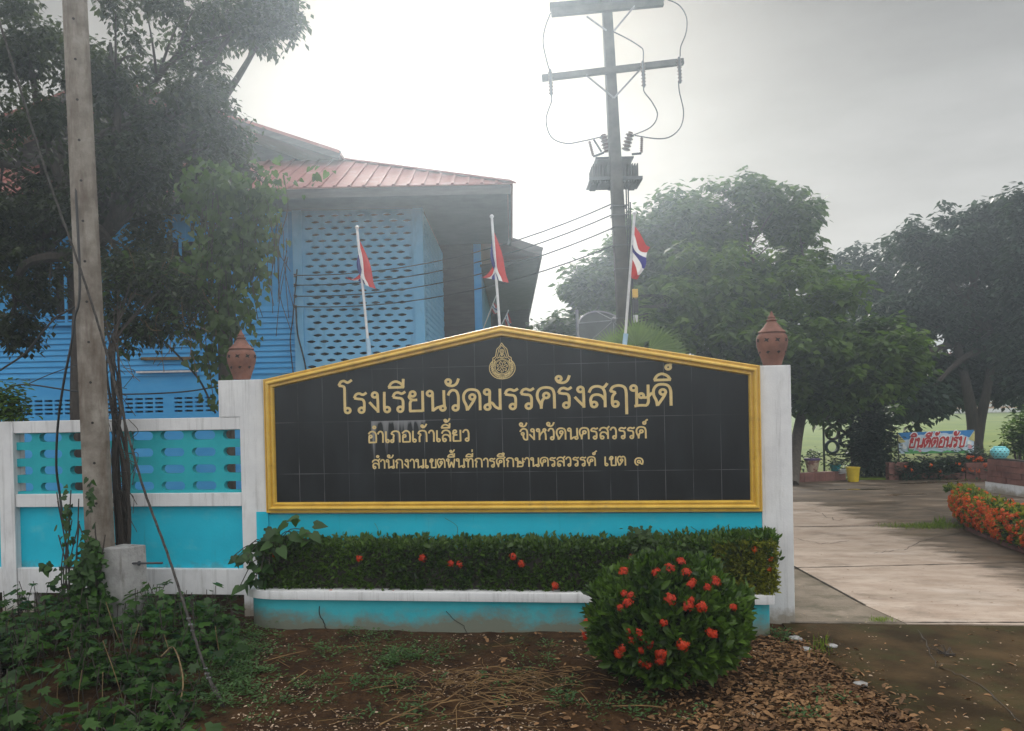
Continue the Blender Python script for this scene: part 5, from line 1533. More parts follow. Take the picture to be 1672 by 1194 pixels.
# tall dry stalks standing in the cover
mb = MB()
for (px, py, qx, qy) in ((408, 1185, 428, 1095), (540, 535, 655, 820), (730, 445, 650, 690), (405, 320, 410, 420), (425, 395, 430, 480), (485, 300, 445, 400), (430, 690, 425, 920), (355, 570, 365, 740), (555, 330, 660, 560), (200, 340, 225, 440), (250, 370, 245, 470), (285, 380, 290, 460), (860, 500, 880, 640), (940, 610, 960, 700), (1130, 460, 1165, 600), (70, 360, 20, 470), (140, 350, 165, 420), (540, 700, 560, 920), (610, 900, 580, 1000), (660, 380, 700, 480), (310, 720, 300, 830)):
    a = G(qx / 3.215, 880 + qy / 3.215 + 18); top_ = CAM + ray(px / 3.215, 880 + py / 3.215) * ((a - CAM) @ FWD)
    mb.tube(spline([a, (a + top_) / 2 + np.array([random.gauss(0, .02), 0, 0]), top_], 5), [.0035] * 11, 5)
mb.tube(spline([G(265, 1135) + EZ * .3, G(285, 1110) + EZ * .26, G(300, 1150) + EZ * .18, G(288, 1175)], 6), .006, 5)
tag(mb.build('dry_stalk', stem_m), 'pale dry stalks standing among the creeper', 'stalks', kind='stuff')
# climber up the near pole base
pc_ = thing('pole_creeper', W(150, 960, -.7), 'dark creeper with round leaves climbing the foot of the near pole', 'creeper')
C, U, Nn, Sz = [], [], [], []
for (px, py, rx, ry, n) in ((130, 955, 26, 55, 330), (150, 910, 16, 34, 120), (112, 850, 6, 36, 20), (148, 815, 6, 22, 22), (108, 830, 5, 20, 10), (165, 985, 18, 26, 100), (80, 925, 12, 6, 16)):
    for k in range(n):
        C.append(W(px + random.gauss(0, rx * .55), py + random.gauss(0, ry * .55), -.66 + random.uniform(-.12, .1)))
        U.append((random.gauss(0, .8), random.gauss(-.2, .3), random.gauss(-.3, .6))); Nn.append((random.gauss(0, .4), -.9, .5)); Sz.append(random.uniform(.04, .09))
leaves('foliage', lf_cover, pc_, C, U, Nn, np.array(Sz), T_HEART)
mb = MB()
for k in range(14):
    x = random.uniform(95, 165)
    mb.tube(spline([W(x, 1010, -.62), W(x + random.uniform(-12, 12), 930, -.66), W(x + random.uniform(-14, 14), random.uniform(800, 880), -.64)], 5), .006, 5)
mb.build('stems', bark_dark, pc_)
# plants in the dark gap under and behind the fence
C, U, Nn, Sz = [], [], [], []
for k in range(2600):
    x = random.uniform(-8, -2.7); y = random.uniform(.25, 1.6)
    C.append((x, y, random.uniform(0, .33))); U.append((random.gauss(0, .7), random.gauss(-.3, .5), random.gauss(.1, .5))); Nn.append((random.gauss(0, .4), -.5, .8)); Sz.append(random.uniform(.05, .1))
tag(leaves('undergrowth', lf_hedge, None, C, U, Nn, np.array(Sz), T_LEAF), 'low dark weeds seen under the fence beam', 'undergrowth', kind='stuff')
# little feathery weeds over the soil
C, U, Nn, Sz = [], [], [], []
spots = [(640, 1085, 40, 14, 20), (690, 1075, 60, 16, 24), (620, 1125, 60, 12, 16), (350, 1120, 50, 40, 70), (390, 1070, 40, 30, 60), (410, 1110, 30, 30, 30), (420, 1040, 30, 14, 18), (500, 1085, 60, 40, 14), (420, 1150, 90, 30, 18), (700, 1150, 160, 30, 18), (1000, 1165, 120, 20, 16), (880, 1080, 60, 30, 10), (1270, 1040, 30, 8, 8), (560, 1060, 120, 20, 10), (1350, 1170, 60, 20, 8), (620, 1042, 60, 4, 8), (930, 1150, 40, 15, 8)]
for (px, py, rx, ry, n) in spots:
    for k in range(n):
        q = G(px + random.gauss(0, rx * .6), py + random.gauss(0, ry * .6))
        if q[0] > apron_edge(q[1]): continue
        q[2] = soil_z(q[0], q[1]); h = random.uniform(.04, .11)
        for j in range(random.randint(14, 26)):
            a = random.random() * 6.28; r = random.uniform(0, .08)
            C.append(q + np.array([math.cos(a) * r, math.sin(a) * r, random.uniform(.005, h)])); U.append((math.cos(a), math.sin(a), random.gauss(.3, .3))); Nn.append((random.gauss(0, .3), random.gauss(0, .3), 1)); Sz.append(random.uniform(.018, .042))
tag(leaves('ground_weeds', lf_weed, None, C, U, Nn, np.array(Sz), T_LEAF), 'small feathery weeds sprouting from the brown soil', 'weeds', kind='stuff')
# leaf litter and pale chips
def scatter_ground(n, px0, px1, py0, py1, dens):
    out = []
    while len(out) < n:
        q = G(random.uniform(px0, px1), random.uniform(py0, py1))
        if random.random() < dens(q) : out.append(q)
    return out
def lit_d(q):
    e = apron_edge(q[1]) - q[0]
    if e < -.35: return .012
    if e < 0: return .25 * (1 + e / .35)
    return max(.05, min(1, 1.25 - e / 1.5)) if q[1] < -.25 else 0
C = scatter_ground(6200, 780, 1660, 1030, 1240, lit_d)
C = np.array([(q[0], q[1], max(soil_z(q[0], q[1]), .006 if q[0] > apron_edge(q[1]) - .05 else -1) + random.uniform(.002, .025) * (q[0] < apron_edge(q[1]))) for q in C])
a = rng.random(len(C)) * 6.28
lt = leaves('leaf_litter', litter_m, None, C, np.stack([np.cos(a), np.sin(a), rng.normal(size=len(a)) * .25], 1), np.stack([rng.normal(size=len(a)) * .4, rng.normal(size=len(a)) * .4, np.ones(len(a))], 1), .025 + .055 * rng.random(len(C)) ** 1.7, T_LEAF)
tag(lt, 'brown dead leaves strewn along the soil edge by the drive', 'leaf litter', kind='stuff')
C = scatter_ground(2800, 380, 1250, 1036, 1230, lambda q: max(0, .35 + 1.2 * mnoise.noise(Vector((q[0] * 1.6, q[1] * 1.6, 4)))) if q[1] < -.5 and q[0] < apron_edge(q[1]) else 0) + scatter_ground(300, 1290, 1672, 900, 1194, lambda q: .5)
C = np.array([(q[0], q[1], (soil_z(q[0], q[1]) if q[0] < apron_edge(q[1]) else .014) + .006) for q in C])
a = rng.random(len(C)) * 6.28
lt = leaves('debris', chip_m, None, C, np.stack([np.cos(a), np.sin(a), np.zeros(len(a))], 1), np.stack([rng.normal(size=len(a)) * .3, rng.normal(size=len(a)) * .3, np.ones(len(a))], 1), .008 + .03 * rng.random(len(C)) ** 2, T_LEAF)
tag(lt, 'pale chips and leaf bits sprinkled over soil and concrete', 'debris', kind='stuff')
# heap of straw and dry sticks
mb = MB()
for k in range(230):
    q = G(random.gauss(800, 85), 1120 + abs(random.gauss(0, 34)) - 12)
    L_ = random.uniform(.05, .3); a = random.gauss(.3, .8); z = soil_z(q[0], q[1]) + random.uniform(.004, .06)
    dv = np.array([math.cos(a), math.sin(a), random.gauss(0, .12)]) * L_ / 2
    mb.tube(spline([np.array([q[0], q[1], z]) - dv, np.array([q[0], q[1], z + random.uniform(0, .02)]), np.array([q[0], q[1], z]) + dv], 3), random.uniform(.0018, .004), 4, caps=False)
for k in range(170):
    q = G(random.uniform(400, 1400), random.uniform(1050, 1194))
    if q[0] > apron_edge(q[1]): continue
    L_ = random.uniform(.06, .3); a = random.random() * 3.1; z = soil_z(q[0], q[1]) + .008
    dv = np.array([math.cos(a), math.sin(a), 0]) * L_ / 2
    mb.tube([np.array([q[0], q[1], z]) - dv, np.array([q[0], q[1], z]) + dv], .002, 4, caps=False)
for (a, b_) in (((470, 1122), (502, 1105)), ((700, 1168), (790, 1112)), ((620, 1190), (720, 1150)), ((640, 1175), (690, 1180)), ((1000, 1160), (1090, 1168)), ((430, 1086), (500, 1072))):
    pa, pb_ = G(*a) + EZ * .03, G(*b_) + EZ * .05
    mb.tube(spline([pa, (pa + pb_) / 2 + EZ * .01 + AX * .02, pb_], 5), .005, 5)
tag(mb.build('straw', straw_m), 'loose dry straw and sticks lying on the soil', 'straw', kind='stuff')
q = G(285, 1186) + EZ * .04
tag(MB().lathe([(.028, -.02), (.034, -.01), (.035, .012), (.026, .024), (.01, .028)], q, 14).build('plastic_lid', polem, origin=q, smooth=True), 'small white plastic lid lying at the bottom edge in the creeper', 'lid')
# stones along the soil edge
k = 0
for px, py, r, lab in ((1298, 1045, .07, 'flat grey stone nearest the right pillar foot'), (1316, 1062, .05, 'small stone on the soil edge just below the pillar foot'), (1405, 1119, .055, 'rounded pale stone half way along the leafy soil edge'), (1358, 1057, .05, 'pale stone lying on the mossy concrete')):
    q = G(px, py) + EZ * .012
    tag(MB().blob(q, (r, r * .8, r * .35), 9, .25).build('stone', blockc, origin=q, smooth=True), lab, 'stone', 'stones along the soil edge')
# twig bunch on the apron and grass tufts
mb = MB(); q0 = G(1540, 1070)
for k in range(14):
    a = random.random() * 6.28; L_ = random.uniform(.04, .14)
    mb.tube([q0 + np.array([random.gauss(0, .05), random.gauss(0, .03), .01]), q0 + np.array([math.cos(a) * L_, math.sin(a) * L_ * .6, random.uniform(.01, .09)])], .0035, 4)
tag(mb.build('twig_bunch', bark_dark, origin=q0), 'small dry twig bunch lying on the mossy concrete', 'twigs')
C, U, Sz = [], [], []
def grass(px, py, rx, ry, n, h):
    for k in range(n):
        q = G(px + random.gauss(0, rx * .5), py + random.gauss(0, ry * .5)); C.append(q + EZ * .01)
        U.append((random.gauss(0, .35), random.gauss(0, .35), 1)); Sz.append(h * random.uniform(.4, 1.1))
grass(1525, 862, 60, 4, 900, .09); grass(1535, 858, 14, 3, 60, .15); grass(1470, 861, 40, 2, 120, .08); grass(1440, 1016, 22, 2.5, 160, .05); grass(1340, 1060, 18, 16, 60, .09)
U = np.array(U)
tag(leaves('grass', grass_m, None, np.array(C), U, np.stack([rng.normal(size=len(U)), rng.normal(size=len(U)), np.zeros(len(U))], 1), np.array(Sz), T_BLADE), 'green grass tufts growing along the slab joints', 'grass', kind='stuff')

# ------------------------------------------------------------------ yard furniture at the right
# flower bed with orange hedge
hb = thing('flower_bed', (7.6, 4.9, 0), 'low curved brick bed under the orange hedge at the right edge', 'flower bed')
def brick_wall_mesh(mb, pts, h, th, bw=.3, bh=.14, gap=.012, z0=0.0, jag=0):
    for a, b in zip(pts, pts[1:]):
        a = np.array(a, float); b = np.array(b, float); L_ = np.linalg.norm(b - a); t = (b - a) / L_; nrm = np.array([-t[1], t[0]])
        rows = max(1, round(h / bh))
        for r in range(rows):
            x = -(bw / 2) if r % 2 else 0.0
            while x < L_ - .02:
                s0, s1 = max(0, x), min(L_, x + bw - gap)
                if s1 - s0 > .03:
                    o_ = random.uniform(-.006, .006) + (random.random() < jag) * -.04
                    c = [a + t * s0 + nrm * o_, a + t * s1 + nrm * o_, a + t * s1 + nrm * th, a + t * s0 + nrm * th]
                    zz = z0 + r * bh
                    mb.hexa([(*q, zz) for q in c] + [(*q, zz + bh - gap) for q in c])
                x += bw
hp = [G(x, y)[:2] for x, y in ((1672, 906), (1620, 885), (1580, 868), (1566, 850))]
hp = [np.array(q) for q in hp]
d_ = norm((hp[0] - hp[1])[None])[0]
path = [hp[0] + d_ * 2.5, hp[0], hp[1], hp[2], hp[3], hp[3] + np.array([.35, .2])]
mb = MB(); brick_wall_mesh(mb, path[::-1], .16, .1, .25, .08); mb.build('brick_edge', brick, hb)
oh = thing('orange_hedge', (*hp[1], .3), 'hedge covered in orange flower heads at the right edge of the drive', 'hedge')
C, O_, FC = [], [], []
pts = [np.array(q) for q in path]
segs = []
for a, b in zip(pts, pts[1:]):
    t = (b - a) / np.linalg.norm(b - a); nrm = np.array([-t[1], t[0]])
    if nrm @ (np.array([CAM[0], CAM[1]]) - (a + b) / 2) < 0: nrm = -nrm
    segs.append((a, b, nrm, np.linalg.norm(b - a)))
tot = sum(s[3] for s in segs)
for k in range(3000):
    a, b, nrm, L_ = random.choices(segs, [s[3] for s in segs])[0]
    q = a + (b - a) * random.random()
    if random.random() < .62:
        z = random.uniform(.12, .53); off = .02 + .09 * math.sin((z - .08) / .48 * math.pi)
        p = np.array([*(q + nrm * (off - abs(random.gauss(0, .04)))), z]); o_ = np.array([*nrm, .3])
    else:
        p = np.array([*(q - nrm * random.uniform(0, .3)), .52 + random.gauss(0, .02)]); o_ = np.array([0, 0, 1.0])
    C.append(p); O_.append(o_)
leaves('foliage', lf_gold, oh, *sprays(np.array(C)[1900:], np.array(O_)[1900:], 5, .07), T_LEAF)
leaves('inner_foliage', lf_hedge, oh, *sprays(np.array(C)[:1900] - np.array(O_)[:1900] * .03, np.array(O_)[:1900], 5, .075), T_LEAF)
cand = [(p, o_) for p, o_ in zip(C, O_) if o_[2] < .9 or p[2] > .52]
front = [q for q in cand if q[1][2] < .9]
random.shuffle(front)
def multi(parent, items, r, mt, n):
    Cs, Us, Ns, Ss = [], [], [], []
    for p, o_ in items:
        o_ = o_ / np.linalg.norm(o_)
        d = norm(rdir(n) * .9 + o_ * .9)
        for c_, q in zip(p + o_ * .03 + d * r, d):
            e1 = np.cross(q, (.3, .5, .8)); e1 /= np.linalg.norm(e1); e2 = np.cross(q, e1); a0 = random.random() * 1.57
            for k in range(4):
                a = a0 + k * 1.5708; Cs.append(c_); Us.append(e1 * math.cos(a) + e2 * math.sin(a) + q * .15); Ns.append(q); Ss.append(r * .55)
    return leaves('flower_mass', mt, parent, Cs, Us, Ns, np.array(Ss), T_RHOMB)
for p, o_ in front[:95]:
    flower_cluster(oh, p + o_ * .03, o_, .045 + .014 * random.random(), orange_fl, 22)
fm = multi(oh, front[95:480] + [q for q in cand if q[1][2] >= .9][:26], .045, orange_fl, 12); fm['kind'] = 'stuff'
# brick planter wall with white base behind it
bw_ = thing('brick_planter', (*G(1640, 806)[:2], 0), 'stepped dark red brick planter wall on a white base behind the orange hedge', 'planter')
a0, b0 = G(1613, 803), G(1740, 822)
a0, b0 = np.array(a0[:2]), np.array(b0[:2])
t = norm((b0 - a0)[None])[0]; nr = np.array([-t[1], t[0]])
if nr @ (np.array(CAM[:2]) - a0) > 0: nr = -nr
zt = P(1613, 745, (np.array([*a0, 0]) - CAM) @ FWD)[2]
zb_ = P(1613, 797, (np.array([*a0, 0]) - CAM) @ FWD)[2]
def strip(p0, p1, z0, z1, th):
    c = [p0, p1, p1 + nr * th, p0 + nr * th]
    return [(*q, z0) for q in c] + [(*q, z1) for q in c]
MB().hexa(strip(a0 - t * .03 - nr * .04, b0, -.1, .22, .5)).build('white_base', white, bw_)
rows = int((zt - .23) / .125)
mb = MB()
for r in range(rows):
    x = -.14 if r % 2 else 0
    while x < np.linalg.norm(b0 - a0):
        s0 = max(0, x); s1 = x + .27
        pr_ = random.choice((0, 0, 0, .02, .035)); z = .225 + r * .125
        mb.hexa(strip(a0 + t * s0 - nr * pr_, a0 + t * s1 - nr * pr_, z, z + .118, .22)); x += .28
mb.build('bricks', brick, bw_)
MB().hexa(strip(a0 + nr * .02 + t * .02, b0, .22, zt - .03, .17)).build('mortar', bark_dark, bw_)
# turquoise urn on it
turq = mat('turquoise_glaze', (.16, .55, .6), .35, scale=8, col2=(.24, .66, .7))
uc = np.array([*(a0 + t * .22 + nr * .12), .225 + rows * .125])
tu = thing('turquoise_urn', uc, 'round turquoise pierced urn on the end of the brick planter wall', 'urn')
pr = [(.1, 0), (.115, .01), (.15, .06), (.19, .13), (.205, .2), (.195, .27), (.16, .315), (.125, .33), (.135, .345), (.13, .355), (.1, .34)]
sc = .27 / .42
MB().lathe([(r * 1.4 * sc, z * 1.2 * sc) for r, z in pr], uc, 28).build('jar', turq, tu, smooth=True)
mb = MB()
for j, zz in enumerate((.09, .16, .23, .29)):
    for i in range(13):
        a = 2 * math.pi * (i + .5 * (j % 2)) / 13; r = np.interp(zz, [q[1] for q in pr], [q[0] for q in pr]) * 1.4 * sc
        dd = np.array([math.cos(a), math.sin(a), 0]); e = np.array([-dd[1], dd[0], 0]); p = uc + dd * (r + .002) + EZ * zz * 1.2 * sc
        an = random.uniform(-.6, .6); w = e * math.cos(an) + EZ * math.sin(an); h = np.cross(dd, w)
        mb.add([p - w * .026, p - h * .011, p + w * .026, p + h * .011], [(0, 1, 2, 3)])
mb.build('cut_out', dark, tu)

# curb bricks along the far side of the yard
cu = thing('brick_curb', (6.3, 13.4, 0), 'low red brick curb under the pots at the far side of the yard', 'curb')
mb = MB(); c0, c1 = G(1262, 790)[:2], G(1382, 784)[:2]
brick_wall_mesh(mb, [c0, c1], .24, .18, .3, .24); mb.build('bricks', brick, cu)
cu2 = thing('brick_curb', (8.6, 13.2, 0), 'long low brick curb edging the flower bed below the welcome banner', 'curb')
mb = MB(); d0, d1, d2, d3 = [np.array(G(*q)[:2]) for q in ((1452, 784), (1492, 783), (1578, 783), (1625, 783))]
brick_wall_mesh(mb, [d0, d1], .45, .18, .3, .15, z0=0); brick_wall_mesh(mb, [d1, d2], .17, .18, .3, .17); brick_wall_mesh(mb, [d2, d3], .42, .18, .3, .14); mb.build('bricks', brick, cu2)
# bushes along the far side
DF_ = 20.6
def bush(name, label, bl, mt, n, nl, ls, tmpl=T_LEAF, flowers=None, cat='bush', group=None, fm=None):
    c = bl[0][0]
    t = thing(name, np.array([c[0], c[1], 0]), label, cat, group)
    mb = MB()
    for cc, r in bl:
        for k in range(3):
            e = cc + rdir(1)[0] * np.array(r) * .7
            mb.tube(spline([(cc[0] + random.uniform(-.1, .1), cc[1] + random.uniform(-.1, .1), 0), (cc + e) / 2, e], 4), np.linspace(.03, .008, 9), 5)
    mb.build('branches', bark_dark, t)
    C, U, Nn, Sz = whorls(bl, 0, nl, ls, .8, .1, .45, total=n)
    C[:, 2] = np.maximum(C[:, 2], .03)
    leaves('foliage', mt, t, C, U, Nn, Sz, tmpl)
    for px, py, dd in flowers or []:
        flower_cluster(t, P(px, py, dd), -AY + EZ * .3, .045 + random.random() * .025, fm or orange_fl, 10)
bush('large_bush', 'large dark bush hiding half of the tyre tower', blobs([(1418, 695, 36, 46), (1432, 725, 30, 44), (1412, 748, 28, 34), (1440, 762, 22, 20), (1392, 740, 14, 22)], DF_ + .4), lf_dark, 900, 7, .14)
bush('red_flower_hedge', 'dark hedge dotted with orange flowers below the welcome banner', blobs([(1480, 769, 26, 16), (1510, 767, 30, 16), (1545, 766, 30, 17), (1580, 764, 30, 18), (1605, 760, 22, 20), (1510, 752, 8, 9), (1555, 750, 10, 9), (1588, 744, 12, 10)], DF_ - .3), lf_dark, 800, 6, .12,
     flowers=[(random.uniform(1560, 1608), random.uniform(742, 770), DF_ - .75) for _ in range(14)] + [(1520, 760, DF_ - .7), (1488, 768, DF_ - .7), (1535, 770, DF_ - .7), (1478, 762, DF_ - .7)], cat='hedge')
bush('round_shrub', 'bushy green shrub above the brick planter at the right edge', blobs([(1660, 715, 22, 28), (1690, 705, 36, 40), (1670, 735, 24, 14)], 18.5), lf_hedge, 300, 7, .13, cat='shrub')
# welcome banner
bd = 21.6
bn = thing('welcome_banner', P(1530, 742, bd), 'blue and white welcome banner with red lettering below the forked tree', 'banner')
bl_, br2, tl_, tr_ = P(1467, 741, bd), P(1591, 740, bd), P(1465, 707, bd), P(1591, 702, bd)
def bp(u, v, e=0.0):
    a = bl_ + (br2 - bl_) * u; b = tl_ + (tr_ - tl_) * u
    return a + (b - a) * v - AY * (.02 * 0 + e)
bsh = mat('banner_pale', (.5, .62, .75), .6, var=.1, scale=2); bbl = mat('banner_blue', (.02, .2, .5), .6, var=.15); bgr = mat('banner_green', (.08, .32, .1), .6, var=.3, scale=5); bye = mat('banner_yellow', (.55, .5, .2), .6); bwh = mat('banner_white', (.72, .74, .76), .6); brd = mat('banner_red', (.42, .015, .02), .6); bpk = mat('banner_pink', (.6, .3, .36), .6)
def patch(name, uv, e, mt):
    top_ = [bp(u, v, e) for u, v in uv]
    return MB().prism(top_, AY * .004).build(name, mt, bn)
patch('sheet', [(0, 0), (1, 0), (1, 1), (0, 1)], .006, bsh)
sky_uv = [(0, 1), (1, 1), (.93, .68)] + [(.93 - .86 * i / 10, .68 + .1 * math.sin(i * 1.1) + .04 * (i % 2)) for i in range(1, 10)] + [(.08, .66)]
patch('blue_top', sky_uv, .012, bbl)
for uv in ([(0, .98), (.1, .55), (0, .5)], [(1, .98), (1, .5), (.92, .6)]): patch('yellow_ribbon', uv, .017, bye)
for c_, r_ in (((.3, .8), .045), ((.4, .84), .05), ((.5, .82), .05), ((.6, .84), .05), ((.7, .8), .04)):
    patch('cloud', [(c_[0] + r_ * 1.3 * math.cos(a), c_[1] + r_ * 1.6 * math.sin(a)) for a in np.linspace(0, 6.0, 12)], .018 + c_[0] * .004, bsh)
patch('green_strip', [(.08, 0), (.92, 0)] + [(.92 - .84 * i / 12, .1 + .05 * math.sin(i * 2.1)) for i in range(13)], .013, bgr)
for c_, r_, mt_ in (((.16, .19), .04, bgr), ((.25, .22), .018, bpk), ((.74, .22), .018, bpk), ((.28, .12), .02, bpk), ((.08, .3), .03, bwh), ((.94, .28), .03, bpk), ((.93, .45), .03, bwh), ((.06, .42), .025, bwh)):
    patch('printed_flower', [(c_[0] + r_ * math.cos(a), c_[1] + r_ * 3 * math.sin(a)) for a in np.linspace(0, 6.0, 10)], .021 + c_[0] * .003, mt_)
asp = np.linalg.norm(tl_ - bl_)
for w_, mt_, e0 in ((.42, bwh, .025), (.2, brd, .032)):
    letters('lettering', 'ยินดีต้อนรับ', lambda u, v, e, e0=e0: bp(.13 + .74 * u * .97, .28 + v * .44, e0 + e * 2), w_, mt_, bn, slant=.3)
MB().tube([bp(0, -.5), bp(0, 1.02)], .02, 6).tube([bp(1, -.5), bp(1, 1.02)], .02, 6).build('stake', bark, bn)
# tyre tower
td = 21.4
tt = thing('tyre_tower', np.array([*P(1346, 775, td)[:2], 0]), 'tower of painted tyres hung in a green post frame on the lawn edge', 'tyre tower')
gp_ = mat('green_post', (.05, .07, .04), .8)
pt0, pt1 = P(1346, 764, td), P(1344, 672, td)
MB().tube([np.array([pt0[0], pt0[1], -.1]), pt1], .028, 8).tube([P(1345, 743, td), P(1392, 742, td)], .02, 6).tube([P(1344, 674, td), P(1392, 673, td)], .02, 6).tube([np.array([*P(1392, 742, td)[:2], -.1]), P(1392, 673, td)], .028, 8).build('frame', gp_, tt)
rub = [mat('rubber_' + c_, v_, .85, var=.3) for c_, v_ in (('brown', (.06, .035, .03)), ('dark', (.035, .028, .028)), ('green', (.02, .05, .05)), ('grey', (.09, .09, .09)))]
for (px, py, mi_) in ((1359.5, 684.5, 0), (1359.5, 707.5, 0), (1358.5, 730, 2), (1381, 696, 3), (1381, 719, 2)):
    c = P(px, py, td)
    prof_ = [(.135, -.05), (.15, -.062), (.185, -.065), (.2, -.05), (.206, 0), (.2, .05), (.185, .065), (.15, .062), (.135, .05)]
    mb = MB()
    n = 28
    vs = [c + AY * z + r * .97 * (math.cos(2 * math.pi * k / n) * AX + math.sin(2 * math.pi * k / n) * EZ) for r, z in prof_ for k in range(n)]
    mb.add(vs, [(i * n + k, i * n + (k + 1) % n, ((i + 1) % 9) * n + (k + 1) % n, ((i + 1) % 9) * n + k) for i in range(9) for k in range(n)])
    mb.build('tyre', rub[mi_], tt, smooth=True)
# pots
def pot(name, px, ptop, pbot, wt, wb_, mt, label, plant=None, d=20.55, rim=None, group=None):
    a = P(px, pbot, d); b = P(px, ptop, d); h = b[2] - a[2]; rt_, rb_ = wt / 2 * d / F_PX, wb_ / 2 * d / F_PX
    t = thing(name, a, label, 'pot')
    MB().lathe([(rb_, 0), (rb_ * 1.04, h * .05), (rt_ * .95, h * .86), (rt_ * 1.02, h * .88), (rt_ * 1.04, h), (rt_ * .9, h), (rt_ * .86, h * .85)], a, 20).build('pot', mt, t, smooth=True)
    if rim: MB().lathe([(rt_ * 1.05, h * .9), (rt_ * 1.1, h * .92), (rt_ * 1.1, h * 1.02), (rt_ * .95, h * 1.03)], a, 20).build('rim', rim, t, smooth=True)
    if plant:
        bl2 = [(b + EZ * plant * .4, (rt_ * 1.3, rt_ * 1.2, plant * .5))]
        C, U, Nn, Sz = whorls(bl2, 0, 6, .1, .8, .2, .5, total=26); leaves('plant', lf_dark, t, C, U, Nn, Sz, T_LEAF)
pot('flower_pot', 1302, 762, 775, 12, 9, terra, 'plain terracotta pot at the foot of the tree by the right pillar', .3)
printm = mat('printed_pot', (.42, .33, .24), .6, scale=7, col2=(.2, .08, .06), ramp=(.5, .56))
purple = mat('purple_rim', (.09, .05, .16), .7)
pot('printed_pot', 1326.5, 749, 773, 24, 14, printm, 'tall patterned pot with a dark purple rim on the brick curb', .12, rim=purple)
pot('teal_pot', 1364, 759, 770, 18, 12, turq if False else mat('teal_glaze', (.01, .2, .22), .4), 'dark teal bowl pot between the tyre tower and the yellow bin', .18)
yel = mat('yellow_plastic', (.55, .4, .01), .5)
c = P(1393, 780, 20.0)
yb = thing('yellow_bin', np.array([c[0], c[1], 0]), 'yellow plastic bin standing before the large bush', 'bin')
MB().lathe([(.1, 0), (.13, .01), (.16, .33), (.172, .34), (.172, .37), (.145, .37), (.1, .06)], np.array([c[0], c[1], 0]), 20).build('bin_body', yel, yb, smooth=True)
wp = thing('white_tray', P(1375, 772, 20.3), 'stack of white trays between teal pot and yellow bin', 'tray')
for i in range(3):
    q = P(1376, 773 - i * 2.6, 20.35); mb = MB().bar(q - AX * .09, q + AX * .09 + EZ * .02, .16, .018); mb.build('tray', polem, wp, bevel=.004)
# ornaments glimpsed on the tree trunk
q = P(1318, 672, 21.6)
for px, py, r_, mt_, lab in ((1322, 658, .1, blockc, 'grey bell shaped ornament hanging from the tree by the right pillar'), (1317, 671, .08, mat('coral_paint', (.7, .15, .1), .6), 'coral red ornament hanging by the tree trunk'), (1312, 668, .05, red_fl, 'small red ornament beside the coral one')):
    c = P(px, py, 21.4)
    tag(MB().lathe([(r_ * .3, r_), (r_ * .55, r_ * .7), (r_ * .8, 0), (r_, -r_ * .8), (r_ * .8, -r_ * .9)], c, 10).tube([c + EZ * r_, c + EZ * (r_ + .8)], .006, 4).build('hanging_ornament', mt_, origin=c, smooth=True), lab, 'ornament')
# satellite dish and fan palm behind the sign
sd = thing('satellite_dish', np.array([*P(985, 700, 18.5)[:2], 0]), 'large grey mesh satellite dish half hidden behind the sign', 'satellite dish')
dc = P(983, 556, 18.5); dax = norm((-AY * .75 + EZ * .5 + AX * .25)[None])[0]
meshm = mat('dish_mesh', (.06, .065, .065), .8); 
R_ = .68
mb = MB().lathe([(r * R_, .32 * R_ * r * r) for r in np.linspace(.02, 1, 8)] , dc, 36, axis=dax, cap=False)
mb.build('dish', meshm, sd, smooth=True)
e1 = np.cross(dax, EZ); e1 /= np.linalg.norm(e1); e2 = np.cross(dax, e1)
mb = MB().tube([dc + dax * .33 * R_ + R_ * (math.cos(a) * e1 + math.sin(a) * e2) for a in np.linspace(0, 6.2832, 41)], .018, 6, caps=False)
mb.build('rim', steel, sd)
mb = MB()
for a in (0.5, 1.6, 2.6, 3.7, 4.8, 5.8): mb.tube([dc + dax * .33 * R_ + R_ * (math.cos(a) * e1 + math.sin(a) * e2), dc + dax * .75], .011, 5)
mb.lathe([(.05, 0), (.06, .1), (.03, .14)], dc + dax * .7, 10, axis=dax); mb.build('feed_arm', steel, sd)
MB().tube([np.array([dc[0], dc[1], 0]) + AY * .25, dc + AY * .2], .05, 8).build('mast', steel, sd)
p0 = P(942, 506, 17)
tag(MB().tube([np.array([p0[0], p0[1], 0]), p0], .035, 8).build('iron_pipe', steel, origin=(p0[0], p0[1], 0)), 'thin upright iron pipe left of the satellite dish', 'pipe')
fp = thing('fan_palm', np.array([*P(1050, 700, 12)[:2], 0]), 'fan palm with split grey green fronds peeking over the right slope of the sign', 'palm')
MB().tube([np.array([*P(1050, 700, 12)[:2], -.05]), P(1050, 620, 12)], [.09, .07], 9).build('trunk', bark, fp)
C, U, Nn, Sz = [], [], [], []
mb = MB()
for (px, py, ang, sz) in ((1060, 572, .5, .52), (1040, 565, 1.5, .5), (1075, 585, .2, .5), (1005, 575, 2.2, .42), (985, 580, 2.7, .36), (1030, 570, 1.9, .45)):
    c = P(px, py, 12 + random.uniform(-.3, .3))
    mb.tube(spline([P(1050, 622, 12), (P(1050, 600, 12) + c) / 2, c], 4), .012, 5)
    tilt = random.uniform(-.5, -.1)
    for k in range(17):
        a = ang + (k - 8) * .13
        C.append(c); U.append(AX * math.cos(a) + EZ * math.sin(a) + AY * tilt * .6); Nn.append(-AY + EZ * .3 + AX * .3 * math.sin(k)); Sz.append(sz * (1 - .02 * abs(k - 8)))
leaves('frond', leafmat('palm_leaf', (.07, .11, .05), (.14, .19, .08), .35), fp, C, U, Nn, np.array(Sz), (np.array([(0, 0, 0), (.6, -.035, .02), (1, 0, -.06), (.6, .035, .02)]), [(0, 1, 2, 3)]))
mb.build('stalks', bark, fp)

